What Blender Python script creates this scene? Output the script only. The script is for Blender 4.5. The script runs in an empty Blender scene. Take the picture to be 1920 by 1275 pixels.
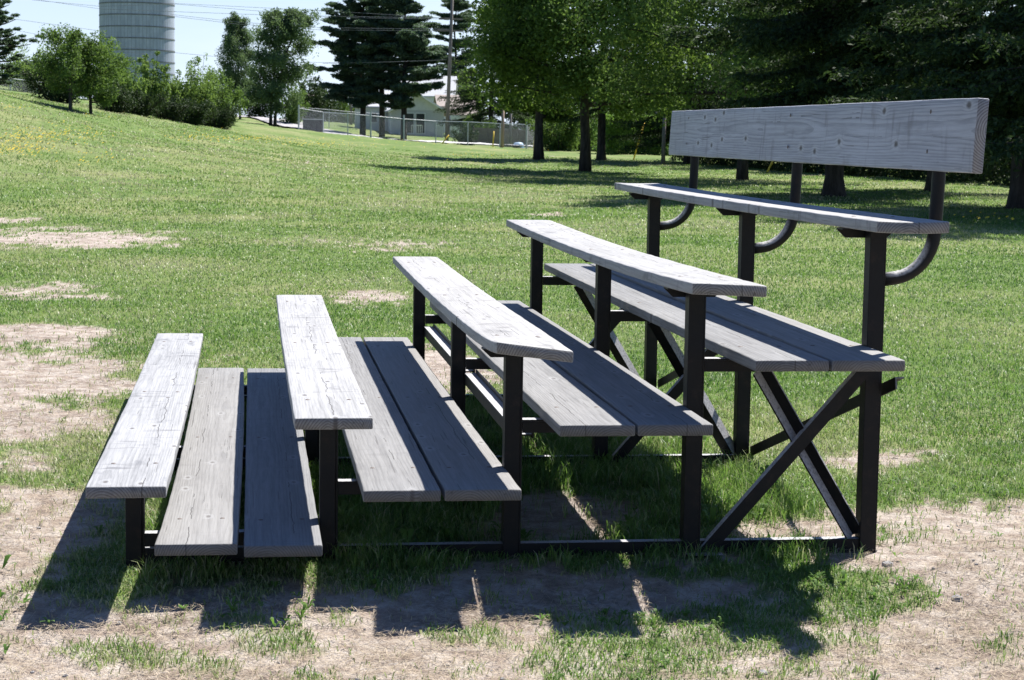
import bpy, math, random
import numpy as np
from mathutils import Vector, Matrix
random.seed(7); rng = np.random.default_rng(11)
scene = bpy.context.scene
U = 1.2                                    # metres per fitted unit
# ------------------------------------------------------------------ camera
CAM = np.array([.8911, -5.7072, 1.3644]) * U
YAW, PITCH, ROLL, FPX = .1354, -.1073, .0147, 3596.7
cyw, syw, cp, sp = math.cos(YAW), math.sin(YAW), math.cos(PITCH), math.sin(PITCH)
FWD = np.array([syw*cp, cyw*cp, sp]); RG = np.array([cyw, -syw, 0.]); UPV = np.cross(RG, FWD)
cr, sr = math.cos(ROLL), math.sin(ROLL)
RR = cr*RG + sr*UPV; UU = -sr*RG + cr*UPV
cd = bpy.data.cameras.new('camera'); cam = bpy.data.objects.new('camera', cd)
scene.collection.objects.link(cam)
M4 = Matrix(((RR[0], UU[0], -FWD[0], CAM[0]), (RR[1], UU[1], -FWD[1], CAM[1]), (RR[2], UU[2], -FWD[2], CAM[2]), (0, 0, 0, 1)))
cam.matrix_world = M4
cd.sensor_width = 23.6; cd.lens = FPX/1920*23.6
cd.clip_start = .1; cd.clip_end = 6000
cd.dof.use_dof = True; cd.dof.focus_distance = 8.5; cd.dof.aperture_fstop = 11
scene.camera = cam
# ------------------------------------------------------------------ light
SUN = Vector((.49, .49, 1.0)).normalized()
wd = bpy.data.worlds.new('World'); scene.world = wd; wd.use_nodes = True
nt = wd.node_tree; bg = nt.nodes['Background']
sky = nt.nodes.new('ShaderNodeTexSky'); sky.sky_type = 'NISHITA'; sky.sun_disc = False
sky.sun_elevation = math.asin(SUN.z); sky.sun_rotation = math.atan2(SUN.x, SUN.y)
sky.air_density = 1.0; sky.dust_density = .6; sky.ozone_density = 3.5
# thin pale cloud haze low over the horizon, with a few wisps
tcw = nt.nodes.new('ShaderNodeTexCoord'); sxw = nt.nodes.new('ShaderNodeSeparateXYZ'); nt.links.new(tcw.outputs['Generated'], sxw.inputs[0])
mr = nt.nodes.new('ShaderNodeMapRange'); mr.interpolation_type = 'SMOOTHSTEP'; nt.links.new(sxw.outputs[2], mr.inputs[0])
mr.inputs[1].default_value = -.02; mr.inputs[2].default_value = .22; mr.inputs[3].default_value = .93; mr.inputs[4].default_value = 0.
mpw = nt.nodes.new('ShaderNodeVectorMath'); mpw.operation = 'MULTIPLY'; mpw.inputs[1].default_value = (1, 1, 4); nt.links.new(tcw.outputs['Generated'], mpw.inputs[0])
nzw = nt.nodes.new('ShaderNodeTexNoise'); nzw.inputs['Scale'].default_value = 3.2; nzw.inputs['Detail'].default_value = 6; nt.links.new(mpw.outputs[0], nzw.inputs['Vector'])
crw = nt.nodes.new('ShaderNodeMix'); crw.data_type = 'RGBA'; crw.inputs[6].default_value = (8.0, 9.4, 11.2, 1); crw.inputs[7].default_value = (10.2, 11.2, 12.6, 1)
mr2 = nt.nodes.new('ShaderNodeMapRange'); mr2.inputs[1].default_value = .42; mr2.inputs[2].default_value = .68; nt.links.new(nzw.outputs[0], mr2.inputs[0]); nt.links.new(mr2.outputs[0], crw.inputs[0])
mxw = nt.nodes.new('ShaderNodeMix'); mxw.data_type = 'RGBA'; nt.links.new(mr.outputs[0], mxw.inputs[0]); tnt = nt.nodes.new('ShaderNodeMix'); tnt.data_type = 'RGBA'; tnt.blend_type = 'MULTIPLY'; tnt.inputs[0].default_value = 1; tnt.inputs[7].default_value = (.72, .92, 1.22, 1); nt.links.new(sky.outputs[0], tnt.inputs[6]); nt.links.new(tnt.outputs[2], mxw.inputs[6]); nt.links.new(crw.outputs[2], mxw.inputs[7])
nt.links.new(mxw.outputs[2], bg.inputs[0]); bg.inputs[1].default_value = .05
sl = bpy.data.lights.new('sun', 'SUN'); sl.energy = 5.0; sl.angle = math.radians(.53); sl.color = (1, .96, .9)
so = bpy.data.objects.new('sun', sl); scene.collection.objects.link(so)
so.rotation_euler = SUN.to_track_quat('Z', 'Y').to_euler(); so.location = (0, 0, 30)
scene.view_settings.view_transform = 'Standard'; scene.view_settings.look = 'None'
scene.view_settings.gamma = 1; scene.view_settings.exposure = 1.15
try:
    scene.cycles.max_bounces = 7; scene.cycles.transparent_max_bounces = 8
except Exception: pass

# ------------------------------------------------------------------ helpers
def hash2(ix, iy, s):
    h = (ix.astype(np.int64)*374761393 + iy.astype(np.int64)*668265263 + s*1442695041) & 0xffffffff
    h = ((h ^ (h >> 13))*1274126177) & 0xffffffff
    return ((h ^ (h >> 16)) & 0xffff)/65535.
def vnoise(x, y, s=0):
    x = np.asarray(x, float); y = np.asarray(y, float)
    ix = np.floor(x); iy = np.floor(y); fx = x-ix; fy = y-iy
    fx = fx*fx*(3-2*fx); fy = fy*fy*(3-2*fy)
    a = hash2(ix, iy, s); b = hash2(ix+1, iy, s); c = hash2(ix, iy+1, s); d = hash2(ix+1, iy+1, s)
    return (a*(1-fx)+b*fx)*(1-fy)+(c*(1-fx)+d*fx)*fy
def fbm(x, y, s=0, o=4):
    t = 0; a = .5; w = 0
    for i in range(o):
        t = t+a*vnoise(x*2**i, y*2**i, s+i); w += a; a *= .55
    return t/w
def sstep(a, b, x):
    t = np.clip((x-a)/(b-a), 0, 1); return t*t*(3-2*t)
def px2dir(px, py):
    return FWD + RR*(px-960)/FPX - UU*(py-637.5)/FPX      # forward depth 1
def proj(P):
    d = P-CAM; z = d@FWD
    return 960+FPX*(d@RR)/z, 637.5-FPX*(d@UU)/z, z
def at(px, py, D): return CAM + px2dir(px, py)*D

def fast_mesh(name, V, F, attr=None, smooth=False):
    """V (n,3); F (m,k) one face size, or list of such arrays"""
    me = bpy.data.meshes.new(name)
    Fs = F if isinstance(F, list) else [F]
    nl = sum(f.size for f in Fs); npoly = sum(len(f) for f in Fs)
    me.vertices.add(len(V)); me.loops.add(nl); me.polygons.add(npoly)
    me.vertices.foreach_set('co', np.ascontiguousarray(V, np.float32).ravel())
    me.loops.foreach_set('vertex_index', np.concatenate([f.ravel() for f in Fs]).astype(np.int32))
    st = []; o = 0
    for f in Fs:
        st.append(o+np.arange(len(f))*f.shape[1]); o += f.size
    me.polygons.foreach_set('loop_start', np.concatenate(st).astype(np.int32))
    if smooth: me.polygons.foreach_set('use_smooth', np.ones(npoly, bool))
    me.update(calc_edges=True)
    if attr:
        for k, a in attr.items():
            at_ = me.attributes.new(k, 'FLOAT', 'POINT'); at_.data.foreach_set('value', a.astype(np.float32))
    return me
def link(name, me, mat=None, parent=None, loc=None):
    o = bpy.data.objects.new(name, me); scene.collection.objects.link(o)
    if mat is not None and me is not None: me.materials.append(mat)
    if parent is not None: o.parent = parent
    if loc is not None: o.location = loc
    return o
def tag(o, label=None, cat=None, group=None, kind=None):
    if label: o['label'] = label
    if cat: o['category'] = cat
    if group: o['group'] = group
    if kind: o['kind'] = kind
    return o
def empty(name, loc, label, cat, group=None):
    o = bpy.data.objects.new(name, None); scene.collection.objects.link(o)
    o.location = tuple(loc); o.empty_display_size = .2
    return tag(o, label, cat, group)
def copy_tree(o, parent=None):
    c = o.copy(); scene.collection.objects.link(c)
    if parent is not None: c.parent = parent
    for ch in [k for k in scene.objects if k.parent == o and k != c]: copy_tree(ch, c)
    return c

class MB:
    def __init__(s): s.v = []; s.f = []
    def add(s, vs, fs):
        o = len(s.v); s.v += [tuple(map(float, p)) for p in vs]; s.f += [tuple(i+o for i in f) for f in fs]; return s
    def box(s, a, b):
        x0, y0, z0 = a; x1, y1, z1 = b
        return s.add([(x0,y0,z0),(x1,y0,z0),(x1,y1,z0),(x0,y1,z0),(x0,y0,z1),(x1,y0,z1),(x1,y1,z1),(x0,y1,z1)],
                     [(0,3,2,1),(4,5,6,7),(0,1,5,4),(1,2,6,5),(2,3,7,6),(3,0,4,7)])
    def tube(s, pts, rad, n=8, cap=True, twist=0.):
        pts = [Vector(p) for p in pts]
        if not hasattr(rad, '__len__'): rad = [rad]*len(pts)
        rings = []; ref = None; vs = []; fs = []
        for i, p in enumerate(pts):
            t = (pts[min(i+1, len(pts)-1)]-pts[max(i-1, 0)]).normalized()
            if ref is None:
                ref = Vector((0, 0, 1)) if abs(t.z) < .9 else Vector((1, 0, 0))
            u = (ref-t*ref.dot(t)).normalized(); w = t.cross(u); ref = u
            for k in range(n):
                a = 2*math.pi*(k+twist)/n; vs.append(p+(u*math.cos(a)+w*math.sin(a))*rad[i])
        m = len(pts)
        for i in range(m-1):
            for k in range(n):
                k2 = (k+1) % n; fs.append((i*n+k, i*n+k2, (i+1)*n+k2, (i+1)*n+k))
        if cap: fs.append(tuple(range(n-1, -1, -1))); fs.append(tuple(range((m-1)*n, m*n)))
        return s.add(vs, fs)
    def prism(s, poly, axis, lo, hi):
        """poly: 2D points; extruded along axis index"""
        n = len(poly); vs = []
        for h in (lo, hi):
            for a, b in poly:
                p = [a, b]; p.insert(axis, h); vs.append(p)
        fs = [tuple(range(n-1, -1, -1)), tuple(range(n, 2*n))]+[(i, (i+1) % n, n+(i+1) % n, n+i) for i in range(n)]
        return s.add(vs, fs)
    def beam(s, a, b, prof, up=(0, 0, 1)):
        """profile polygon [(side, up)] swept from a to b"""
        a = Vector(a); b = Vector(b); t = (b-a).normalized(); side = t.cross(Vector(up)).normalized(); u = side.cross(t)
        n = len(prof); vs = [a+side*p+u*q for p, q in prof]+[b+side*p+u*q for p, q in prof]
        return s.add(vs, [tuple(range(n-1, -1, -1)), tuple(range(n, 2*n))]+[(i, (i+1) % n, n+(i+1) % n, n+i) for i in range(n)])
    def build(s, name, mat, parent=None, bevel=0, smooth=False, loc=None):
        me = bpy.data.meshes.new(name); me.from_pydata(s.v, [], s.f); me.update()
        import bmesh
        bm = bmesh.new(); bm.from_mesh(me); bmesh.ops.recalc_face_normals(bm, faces=bm.faces)
        if bevel: bmesh.ops.bevel(bm, geom=bm.edges[:], offset=bevel, segments=2, profile=.5, affect='EDGES', clamp_overlap=True)
        bm.to_mesh(me); bm.free()
        if smooth:
            for p in me.polygons: p.use_smooth = True
        return link(name, me, mat, parent, loc)

# ------------------------------------------------------------------ materials
class NT:
    def __init__(s, name):
        s.m = bpy.data.materials.new(name); s.m.use_nodes = True; s.t = s.m.node_tree; s.b = s.t.nodes['Principled BSDF']
        s.out = s.t.nodes['Material Output']
    def n(s, ty, **kw):
        x = s.t.nodes.new(ty)
        for k, v in kw.items():
            if k.startswith('i_'): x.inputs[k[2:].replace('_', ' ')].default_value = v
            else: setattr(x, k, v)
        return x
    def l(s, a, b): s.t.links.new(a, b)
    def val(s, x, sock):
        if isinstance(x, (int, float)): sock.default_value = x
        elif isinstance(x, (tuple, list)): sock.default_value = tuple(x)
        else: s.l(x, sock)
    def math(s, op, a, b=0., c=0., clamp=False):
        x = s.n('ShaderNodeMath', operation=op, use_clamp=clamp)
        s.val(a, x.inputs[0]); s.val(b, x.inputs[1]); s.val(c, x.inputs[2]); return x.outputs[0]
    def mix(s, f, a, b, mode='MIX'):
        x = s.n('ShaderNodeMix', data_type='RGBA', blend_type=mode)
        s.val(f, x.inputs[0]); s.val(col(a), x.inputs[6]); s.val(col(b), x.inputs[7]); return x.outputs[2]
    def noise(s, vec, scale, detail=3, rough=.5, dist=0.):
        x = s.n('ShaderNodeTexNoise'); x.inputs['Scale'].default_value = scale; x.inputs['Detail'].default_value = detail
        x.inputs['Roughness'].default_value = rough; x.inputs['Distortion'].default_value = dist
        if vec is not None: s.l(vec, x.inputs['Vector'])
        return x.outputs[0]
    def ramp(s, f, lo, hi):
        x = s.n('ShaderNodeMapRange', interpolation_type='SMOOTHSTEP'); s.val(f, x.inputs[0])
        x.inputs[1].default_value = lo; x.inputs[2].default_value = hi; return x.outputs[0]
    def vmul(s, v, sc):
        x = s.n('ShaderNodeVectorMath', operation='MULTIPLY'); s.val(v, x.inputs[0]); x.inputs[1].default_value = sc; return x.outputs[0]
    def vadd(s, v, w):
        x = s.n('ShaderNodeVectorMath', operation='ADD'); s.val(v, x.inputs[0]); s.val(w, x.inputs[1]); return x.outputs[0]
    def bump(s, h, st=.3, d=.01):
        x = s.n('ShaderNodeBump'); x.inputs['Strength'].default_value = st; x.inputs['Distance'].default_value = d
        s.l(h, x.inputs['Height']); s.l(x.outputs[0], s.b.inputs['Normal'])
    def base(s, c, rough=.8, spec=.3):
        s.val(col(c), s.b.inputs['Base Color']); s.val(rough, s.b.inputs['Roughness']); s.b.inputs['Specular IOR Level'].default_value = spec
def col(c):
    if isinstance(c, (tuple, list)) and len(c) == 3: return (*c, 1)
    return c

def mat_wood(name, c_lo, c_hi, stain, rc=.15, kt=.55, wob=.05, kd_=.75, ks=(7.5, 3.6, 6.), smear=.4, vary=.5, halo=.25):
    m = NT(name); tcx = m.n('ShaderNodeTexCoord'); tc = tcx.outputs['Object']; tcn = tcx.outputs['Normal']
    oi = m.n('ShaderNodeObjectInfo').outputs['Random']
    off = m.n('ShaderNodeCombineXYZ'); m.l(m.math('MULTIPLY', oi, 37.), off.inputs[0]); m.l(m.math('MULTIPLY', oi, 91.), off.inputs[1]); m.l(m.math('MULTIPLY', oi, 53.), off.inputs[2])
    P = m.vadd(tc, off.outputs[0])
    sx = m.n('ShaderNodeSeparateXYZ'); m.l(tc, sx.inputs[0])
    X, Y, Z = sx.outputs
    # knots
    vo = m.n('ShaderNodeTexVoronoi', feature='F1', voronoi_dimensions='2D'); vo.inputs['Scale'].default_value = 1.; vo.inputs['Randomness'].default_value = 1.
    m.l(m.vmul(P, ks), vo.inputs['Vector'])
    kd = vo.outputs['Distance']
    kcol = m.n('ShaderNodeSeparateColor'); m.l(vo.outputs['Color'], kcol.inputs[0])
    kon = m.math('GREATER_THAN', kcol.outputs[0], kt)
    knot = m.math('MULTIPLY', m.math('SUBTRACT', 1., m.ramp(m.math('ADD', kd, m.math('MULTIPLY', m.math('SUBTRACT', m.noise(m.vmul(P, (40., 40., 40.)), 1., 2), .5), .06)), .03, .13)), kon)
    ring_push = m.math('MULTIPLY', m.math('SUBTRACT', 1., m.ramp(kd, .0, .30)), kon)
    # rings
    w1 = m.noise(m.vmul(P, (3., .55, 3.)), 1., 3, .5); w2 = m.noise(m.vmul(P, (9., 1.6, 9.)), 1., 2)
    x0 = m.math('ADD', m.math('SUBTRACT', X, .141), m.math('MULTIPLY', m.math('SUBTRACT', oi, .5), .16))
    x0 = m.math('ADD', x0, m.math('MULTIPLY', m.math('SUBTRACT', w1, .5), .045))
    z0 = m.math('ADD', m.math('ADD', Z, .085), m.math('MULTIPLY', m.math('SUBTRACT', w2, .5), .022))
    r = m.math('SQRT', m.math('ADD', m.math('MULTIPLY', x0, x0), m.math('MULTIPLY', z0, z0)))
    r = m.math('ADD', r, m.math('MULTIPLY', ring_push, .022 if wob > .02 else .009))
    fr = m.math('FRACT', m.math('MULTIPLY', r, 105.))
    ring = m.ramp(fr, .35, .95)
    fine = m.noise(m.vmul(P, (260., 7., 260.)), 1., 3, .6)
    streak = m.noise(m.vmul(P, (55., 1.7, 55.)), 1., 4, .6)
    blot = m.noise(m.vmul(P, (9., 3.4, 9.)), 1., 5, .6)
    big = m.noise(m.vmul(P, (3.5, .9, 3.)), 1., 3, .5)
    t = m.math('ADD', m.math('MULTIPLY', ring, -rc), m.math('MULTIPLY', fine, .45))
    t = m.math('ADD', t, m.math('MULTIPLY', streak, .55)); t = m.math('ADD', t, m.math('MULTIPLY', big, .35))
    c = m.mix(m.ramp(t, .28, .95), c_lo, c_hi)
    c = m.mix(m.math('MULTIPLY', m.ramp(blot, .56, .74), stain), c, (.11, .115, .13))
    sm = m.noise(m.vmul(P, (4.5, 15., 4.)), 1., 5, .55, .6); sm2 = m.noise(m.vmul(P, (4., 3., 4.)), 1., 2)
    c = m.mix(m.math('MULTIPLY', m.math('MULTIPLY', m.ramp(sm, .54, .68), m.ramp(sm2, .42, .6)), smear), c, (.085, .085, .095))
    gr = m.n('ShaderNodeObjectInfo').outputs['Random']; g2 = m.math('FRACT', m.math('MULTIPLY', gr, 7.31))
    c = m.mix(m.math('MULTIPLY', m.ramp(gr, .35, 1.), vary), c, (.13, .135, .15)); c = m.mix(m.math('MULTIPLY', g2, .28), c, (.34, .31, .27))
    c = m.mix(m.math('MULTIPLY', ring_push, halo), c, (.50, .51, .53))
    c = m.mix(m.math('MULTIPLY', knot, kd_), c, (.07, .06, .055))
    # weathered end grain is darker, with its rings open
    ge = m.n('ShaderNodeSeparateXYZ'); m.l(tcn, ge.inputs[0]); en = m.math('GREATER_THAN', m.math('ABSOLUTE', ge.outputs[1]), .8)
    c = m.mix(m.math('MULTIPLY', en, m.math('ADD', .42, m.math('MULTIPLY', ring, .35))), c, (.06, .056, .055))
    # long checks (cracks)
    cw = m.math('SUBTRACT', m.noise(m.vmul(P, (1.2, 5., 1.)), 1., 4, .6), .5)
    cx = m.math('ABSOLUTE', m.math('SUBTRACT', m.math('ADD', X, m.math('MULTIPLY', cw, wob)), m.math('ADD', .09, m.math('MULTIPLY', oi, .11))))
    cm_ = m.noise(m.vmul(P, (2., 1.9, 2.)), 1., 3)
    crack = m.math('MULTIPLY', m.math('LESS_THAN', cx, .0016 if wob > .02 else .0004), m.math('GREATER_THAN', cm_, .50))
    fx = m.noise(m.vmul(P, (95., 1.5, 95.)), 1., 2, .4)
    hair = m.math('MULTIPLY', m.math('GREATER_THAN', fx, .685), m.math('GREATER_THAN', m.noise(m.vmul(P, (5., 3., 5.)), 1., 2), .5))
    ck = m.math('MAXIMUM', crack, m.math('MULTIPLY', hair, .55))
    c = m.mix(m.math('MULTIPLY', ck, .88), c, (.035, .032, .03))
    m.base(c, .72, .35)
    h = m.math('ADD', m.math('ADD', m.math('MULTIPLY', ring, -.22), m.math('MULTIPLY', fine, .5)), m.math('MULTIPLY', streak, .6))
    h = m.math('SUBTRACT', h, m.math('MULTIPLY', ck, 1.6)); h = m.math('SUBTRACT', h, m.math('MULTIPLY', knot, .4))
    m.bump(h, .55, .0022)
    return m.m
WOOD_SEAT = mat_wood('weathered_pine', (.17, .173, .18), (.40, .402, .41), .85, .11, .70, .05, .8, (9., 3.6, 6.), .6, .12)
WOOD_FOOT = mat_wood('worn_grey_pine', (.075, .078, .086), (.235, .238, .245), .5, .11, .78, .03, .75, (9., 3.6, 6.), .3, .35)
WOOD_BACK = mat_wood('silvered_pine', (.19, .21, .255), (.46, .49, .56), .4, .20, .62, .012, .9, (6.5, 3.6, 8.), .4, .0, .5)

def mat_paint(name, c, rust, rough=.42):
    m = NT(name); tc = m.n('ShaderNodeTexCoord').outputs['Object']
    a = m.noise(tc, 14., 5, .65); b = m.noise(tc, 90., 3, .6)
    f = m.math('MULTIPLY', m.ramp(m.math('ADD', m.math('MULTIPLY', a, .7), m.math('MULTIPLY', b, .3)), .5, .68), .55)
    c2 = m.mix(f, c, rust)
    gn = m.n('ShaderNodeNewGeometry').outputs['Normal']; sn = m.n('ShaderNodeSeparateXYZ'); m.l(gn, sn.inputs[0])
    c2 = m.mix(m.math('MULTIPLY', m.ramp(sn.outputs[2], .12, .5), m.ramp(b, .1, .6)), c2, (.46, .46, .48))  # upward faces paler: dust and wear, plus gloss glare painted into the colour
    m.base(c2, m.math('ADD', rough, m.math('MULTIPLY', b, .25)), .25); m.bump(b, .25, .002); return m.m
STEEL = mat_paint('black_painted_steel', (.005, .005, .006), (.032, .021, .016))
def mat_simple(name, c1, c2, scale=6., rough=.85, spec=.25, bump=.2, stretch=(1, 1, 1)):
    m = NT(name); tc = m.n('ShaderNodeTexCoord').outputs['Object']
    f = m.noise(m.vmul(tc, stretch), scale, 5, .6); m.base(m.mix(m.ramp(f, .3, .7), c1, c2), rough, spec); m.bump(f, bump, .02); return m.m
GALV = mat_simple('galvanised_steel', (.30, .33, .36), (.42, .45, .48), 8, .45, .5)
RUSTY = mat_simple('bolt_head_steel', (.06, .05, .045), (.16, .12, .1), 200, .6, .4)
BARK = mat_simple('rough_bark', (.045, .04, .037), (.13, .115, .10), 9, .95, .1, .9, (1, 1, .25))
BARK_D = mat_simple('dark_bark', (.028, .025, .023), (.075, .065, .058), 9, .95, .1, .9, (1, 1, .25))
POLEW = mat_simple('old_pole_wood', (.10, .09, .085), (.20, .185, .17), 7, .9, .1, .4, (4, 4, .15))
POLEL = mat_simple('tan_pole_wood', (.26, .19, .14), (.42, .33, .26), 7, .9, .1, .4, (4, 4, .15))
YEL = mat_simple('yellow_plastic', (.62, .42, .03), (.72, .52, .05), 5, .5, .4)
DARKBOX = mat_simple('dark_panel', (.03, .032, .036), (.055, .057, .062), 5, .6, .3)
SIDING = mat_simple('pale_siding', (.56, .58, .62), (.64, .66, .70), 3, .8)
BRICKW = mat_simple('grey_brick', (.42, .43, .47), (.54, .55, .59), 12, .85)
WHITE = mat_simple('white_trim', (.74, .75, .77), (.8, .8, .8), 4, .6)
SHING_G = mat_simple('grey_shingles', (.36, .37, .39), (.44, .45, .47), 7, .9)
SHING_B = mat_simple('tan_shingles', (.23, .195, .175), (.32, .28, .255), 7, .9)
TANW = mat_simple('tan_wall', (.42, .33, .27), (.50, .40, .33), 3, .85)
GLASS = mat_simple('dark_window_glass', (.03, .035, .045), (.05, .055, .065), 2, .15, .6)
FENCEW = mat_simple('brown_fence_boards', (.13, .10, .085), (.22, .17, .14), 9, .9)
BLUE = mat_simple('pale_blue_plastic', (.30, .42, .55), (.40, .52, .65), 4, .5)
CABLE = mat_simple('weathered_cable', (.10, .11, .12), (.16, .17, .18), 2, .5)
PEBBLE = mat_simple('grey_pebbles', (.18, .18, .19), (.40, .39, .38), 30, .8)

def mat_leaf(name, cols, trans=.35, rough=.55):
    """cols: dark, mid, light"""
    m = NT(name); r = m.n('ShaderNodeNewGeometry').outputs['Random Per Island']
    pos = m.n('ShaderNodeNewGeometry').outputs['Position']
    n = m.noise(pos, .9, 2)
    c = m.mix(m.ramp(r, 0., .7), cols[0], cols[1]); c = m.mix(m.ramp(m.math('ADD', m.math('MULTIPLY', r, .5), m.math('MULTIPLY', n, .5)), .5, .8), c, cols[2])
    m.base(c, .68, .2)
    tr = m.n('ShaderNodeBsdfTranslucent'); m.l(m.mix(.5, c, (cols[2][0]*1.3, cols[2][1]*1.35, cols[2][2]*.7)), tr.inputs[0])
    mx = m.n('ShaderNodeMixShader'); mx.inputs[0].default_value = trans
    m.l(m.b.outputs[0], mx.inputs[1]); m.l(tr.outputs[0], mx.inputs[2]); m.l(mx.outputs[0], m.out.inputs[0]); return m.m
L_MAPLE = mat_leaf('maple_leaves', ((.045, .085, .02), (.075, .135, .03), (.14, .21, .05)), .45)
L_BROAD = mat_leaf('broad_leaves', ((.05, .095, .028), (.085, .15, .04), (.15, .23, .065)), .4)
L_GREYG = mat_leaf('grey_green_leaves', ((.05, .09, .045), (.085, .14, .07), (.15, .215, .11)), .35)
L_SHRUB = mat_leaf('shrub_leaves', ((.06, .11, .03), (.11, .19, .05), (.21, .30, .09)), .4)
L_ORANGE = mat_leaf('rusty_leaves', ((.22, .09, .03), (.3, .13, .04), (.36, .2, .06)), .35)
L_PINE = mat_leaf('pine_needles', ((.04, .072, .052), (.06, .105, .07), (.10, .155, .10)), .3)
L_SPRUCE = mat_leaf('spruce_needles', ((.02, .04, .018), (.034, .062, .026), (.07, .115, .04)), .25)
L_HEDGE = mat_leaf('hedge_leaves', ((.09, .17, .04), (.14, .25, .055), (.2, .33, .08)), .4)
L_DARK = mat_leaf('dark_bush_leaves', ((.018, .034, .014), (.03, .052, .02), (.055, .09, .03)), .2)

# ------------------------------------------------------------------ terrain
ctrl = [(0, 290, 50), (0, 225, 62), (0, 183, 75), (100, 197, 82), (200, 211, 92), (300, 222, 102), (440, 233, 115), (50, 174, 115), (150, 185, 125),
        (440, 219, 215), (560, 228, 190), (560, 246, 138), (620, 256, 142), (700, 264, 142), (817, 270, 146), (987, 278, 138), (1200, 290, 125), (1010, 298, 104), (1097, 321, 82),
        (850, 300, 100), (500, 262, 105), (600, 290, 85), (300, 262, 72), (500, 300, 66), (300, 300, 55), (200, 245, 68),
        (750, 246, 200), (600, 240, 185), (950, 256, 200), (1300, 262, 200), (1700, 262, 200), (1860, 345, 73), (1500, 322, 92), (-500, 60, 75), (-500, 200, 50), (-700, 120, 110),
        (-500, 90, 130), (300, 215, 200), (0, 190, 200), (2300, 345, 80), (2300, 290, 150)]
CP = [at(*c) for c in ctrl]
for D in (3, 12, 22, 32):
    for px in (-900, 0, 700, 1400, 2100, 2900):
        d = px2dir(px, 600); CP.append(np.array([CAM[0]+d[0]*D, CAM[1]+d[1]*D, 0.]))
for D in (45, 60):
    for px in (900, 1500, 2300):
        d = px2dir(px, 600); CP.append(np.array([CAM[0]+d[0]*D, CAM[1]+d[1]*D, 0.]))
CP = np.array(CP)
def tk(r2): return .5*r2*np.log(r2+1e-9)
n_ = len(CP); sc_ = 50.
A_ = np.zeros((n_+3, n_+3)); q_ = CP[:, :2]/sc_
A_[:n_, :n_] = tk(((q_[:, None]-q_[None])**2).sum(2))+np.eye(n_)*2e-3
A_[:n_, n_] = 1; A_[:n_, n_+1:] = q_; A_[n_, :n_] = 1; A_[n_+1:, :n_] = q_.T
wt_ = np.linalg.solve(A_, np.concatenate([CP[:, 2], [0, 0, 0]]))
def terr(x, y):
    x = np.atleast_1d(np.asarray(x, float)); y = np.atleast_1d(np.asarray(y, float)); sh = x.shape
    x = x.ravel(); y = y.ravel()
    D = y-CAM[1]
    lim = 40+.35*np.clip(D, 0, 260)
    xc = np.clip(x, -lim, lim); yc = np.clip(y, -8, 215)
    out = np.empty(len(x))
    for i in range(0, len(x), 40000):
        a = np.stack([xc[i:i+40000], yc[i:i+40000]], 1)/sc_
        out[i:i+40000] = tk(((a[:, None]-q_[None])**2).sum(2))@wt_[:n_]+wt_[n_]+a@wt_[n_+1:]
    near = 1-sstep(20, 34, D)
    out = out*(1-near)
    far = sstep(240, 500, D); out = out*(1-far)+2.0*far
    # small dip in front of the bleacher, gentle lumps
    dip = -.062*sstep(.30, -.45, y/U)*(1-sstep(5, 9, np.abs(x-2.)))
    dip = dip - .03*(1-sstep(.55*U, 1.2*U, x))*(1-sstep(3, 6, np.abs(y)))
    lump = (fbm(x*.6+3, y*.6, 5, 4)-.5)*.05 + (fbm(x*5, y*5, 9, 3)-.5)*.012
    inb = (1-sstep(0, .4, np.maximum(.4-x, x-3.6)))*(1-sstep(0, .4, np.maximum(.3-y, y-4.8)))
    lump = lump*(1-.6*inb)*(1+3*sstep(15, 60, D))
    return (out+dip+lump).reshape(sh)
def tz(x, y): return float(terr(x, y)[0])
def hit(px, py, D0=4., D1=240.):
    """where the sight line meets the ground"""
    Ds = np.exp(np.linspace(math.log(D0), math.log(D1), 1500)); P = CAM+px2dir(px, py)[None]*Ds[:, None]
    g = P[:, 2]-terr(P[:, 0], P[:, 1]); k = np.where(g < 0)[0]
    i = k[0] if len(k) else len(Ds)-1
    return P[i], Ds[i]
def gp(px, D):
    """ground point at column px, forward depth D"""
    py = 300.
    for _ in range(8):
        P = at(px, py, D); z = tz(P[0], P[1]); _, py, _ = proj(np.array([P[0], P[1], z]))
    return np.array([P[0], P[1], tz(P[0], P[1])])

# ---- bare / dry patches (albedo only), given as blobs: px, py, half widths, strength
dirt_blobs = [(30, 412, 60, 6, .6), (150, 447, 220, 22, .75), (560, 455, 130, 14, .35), (740, 462, 150, 14, .45), (60, 545, 190, 17, .6), (70, 628, 170, 22, .8), (690, 558, 110, 17, .6), (450, 595, 80, 10, .25),
              (80, 705, 260, 62, .95), (60, 790, 230, 38, .9), (20, 860, 120, 25, .5), (60, 935, 220, 60, .75), (20, 1040, 220, 120, .9), (150, 1180, 260, 60, .8), (500, 1210, 340, 70, .85),
              (960, 1200, 380, 70, .85), (700, 1130, 300, 40, .7), (1030, 1100, 260, 50, .7), (60, 1260, 300, 60, .95), (1000, 1270, 200, 40, .9), (790, 690, 120, 55, .8), (1100, 960, 170, 75, .85), (1010, 1010, 200, 40, .6),
              (1470, 995, 130, 25, .9), (1620, 865, 110, 28, .6), (1790, 1010, 210, 75, .9), (1880, 1080, 140, 70, .8), (1700, 1060, 160, 40, .75), (1560, 1240, 200, 60, .6), (1880, 1240, 120, 60, .5), (1300, 1060, 120, 35, .6), (1400, 1100, 200, 40, .45),
              (570, 305, 60, 8, .35), (1050, 402, 60, 4, .5), (330, 820, 60, 120, .35)]
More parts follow.
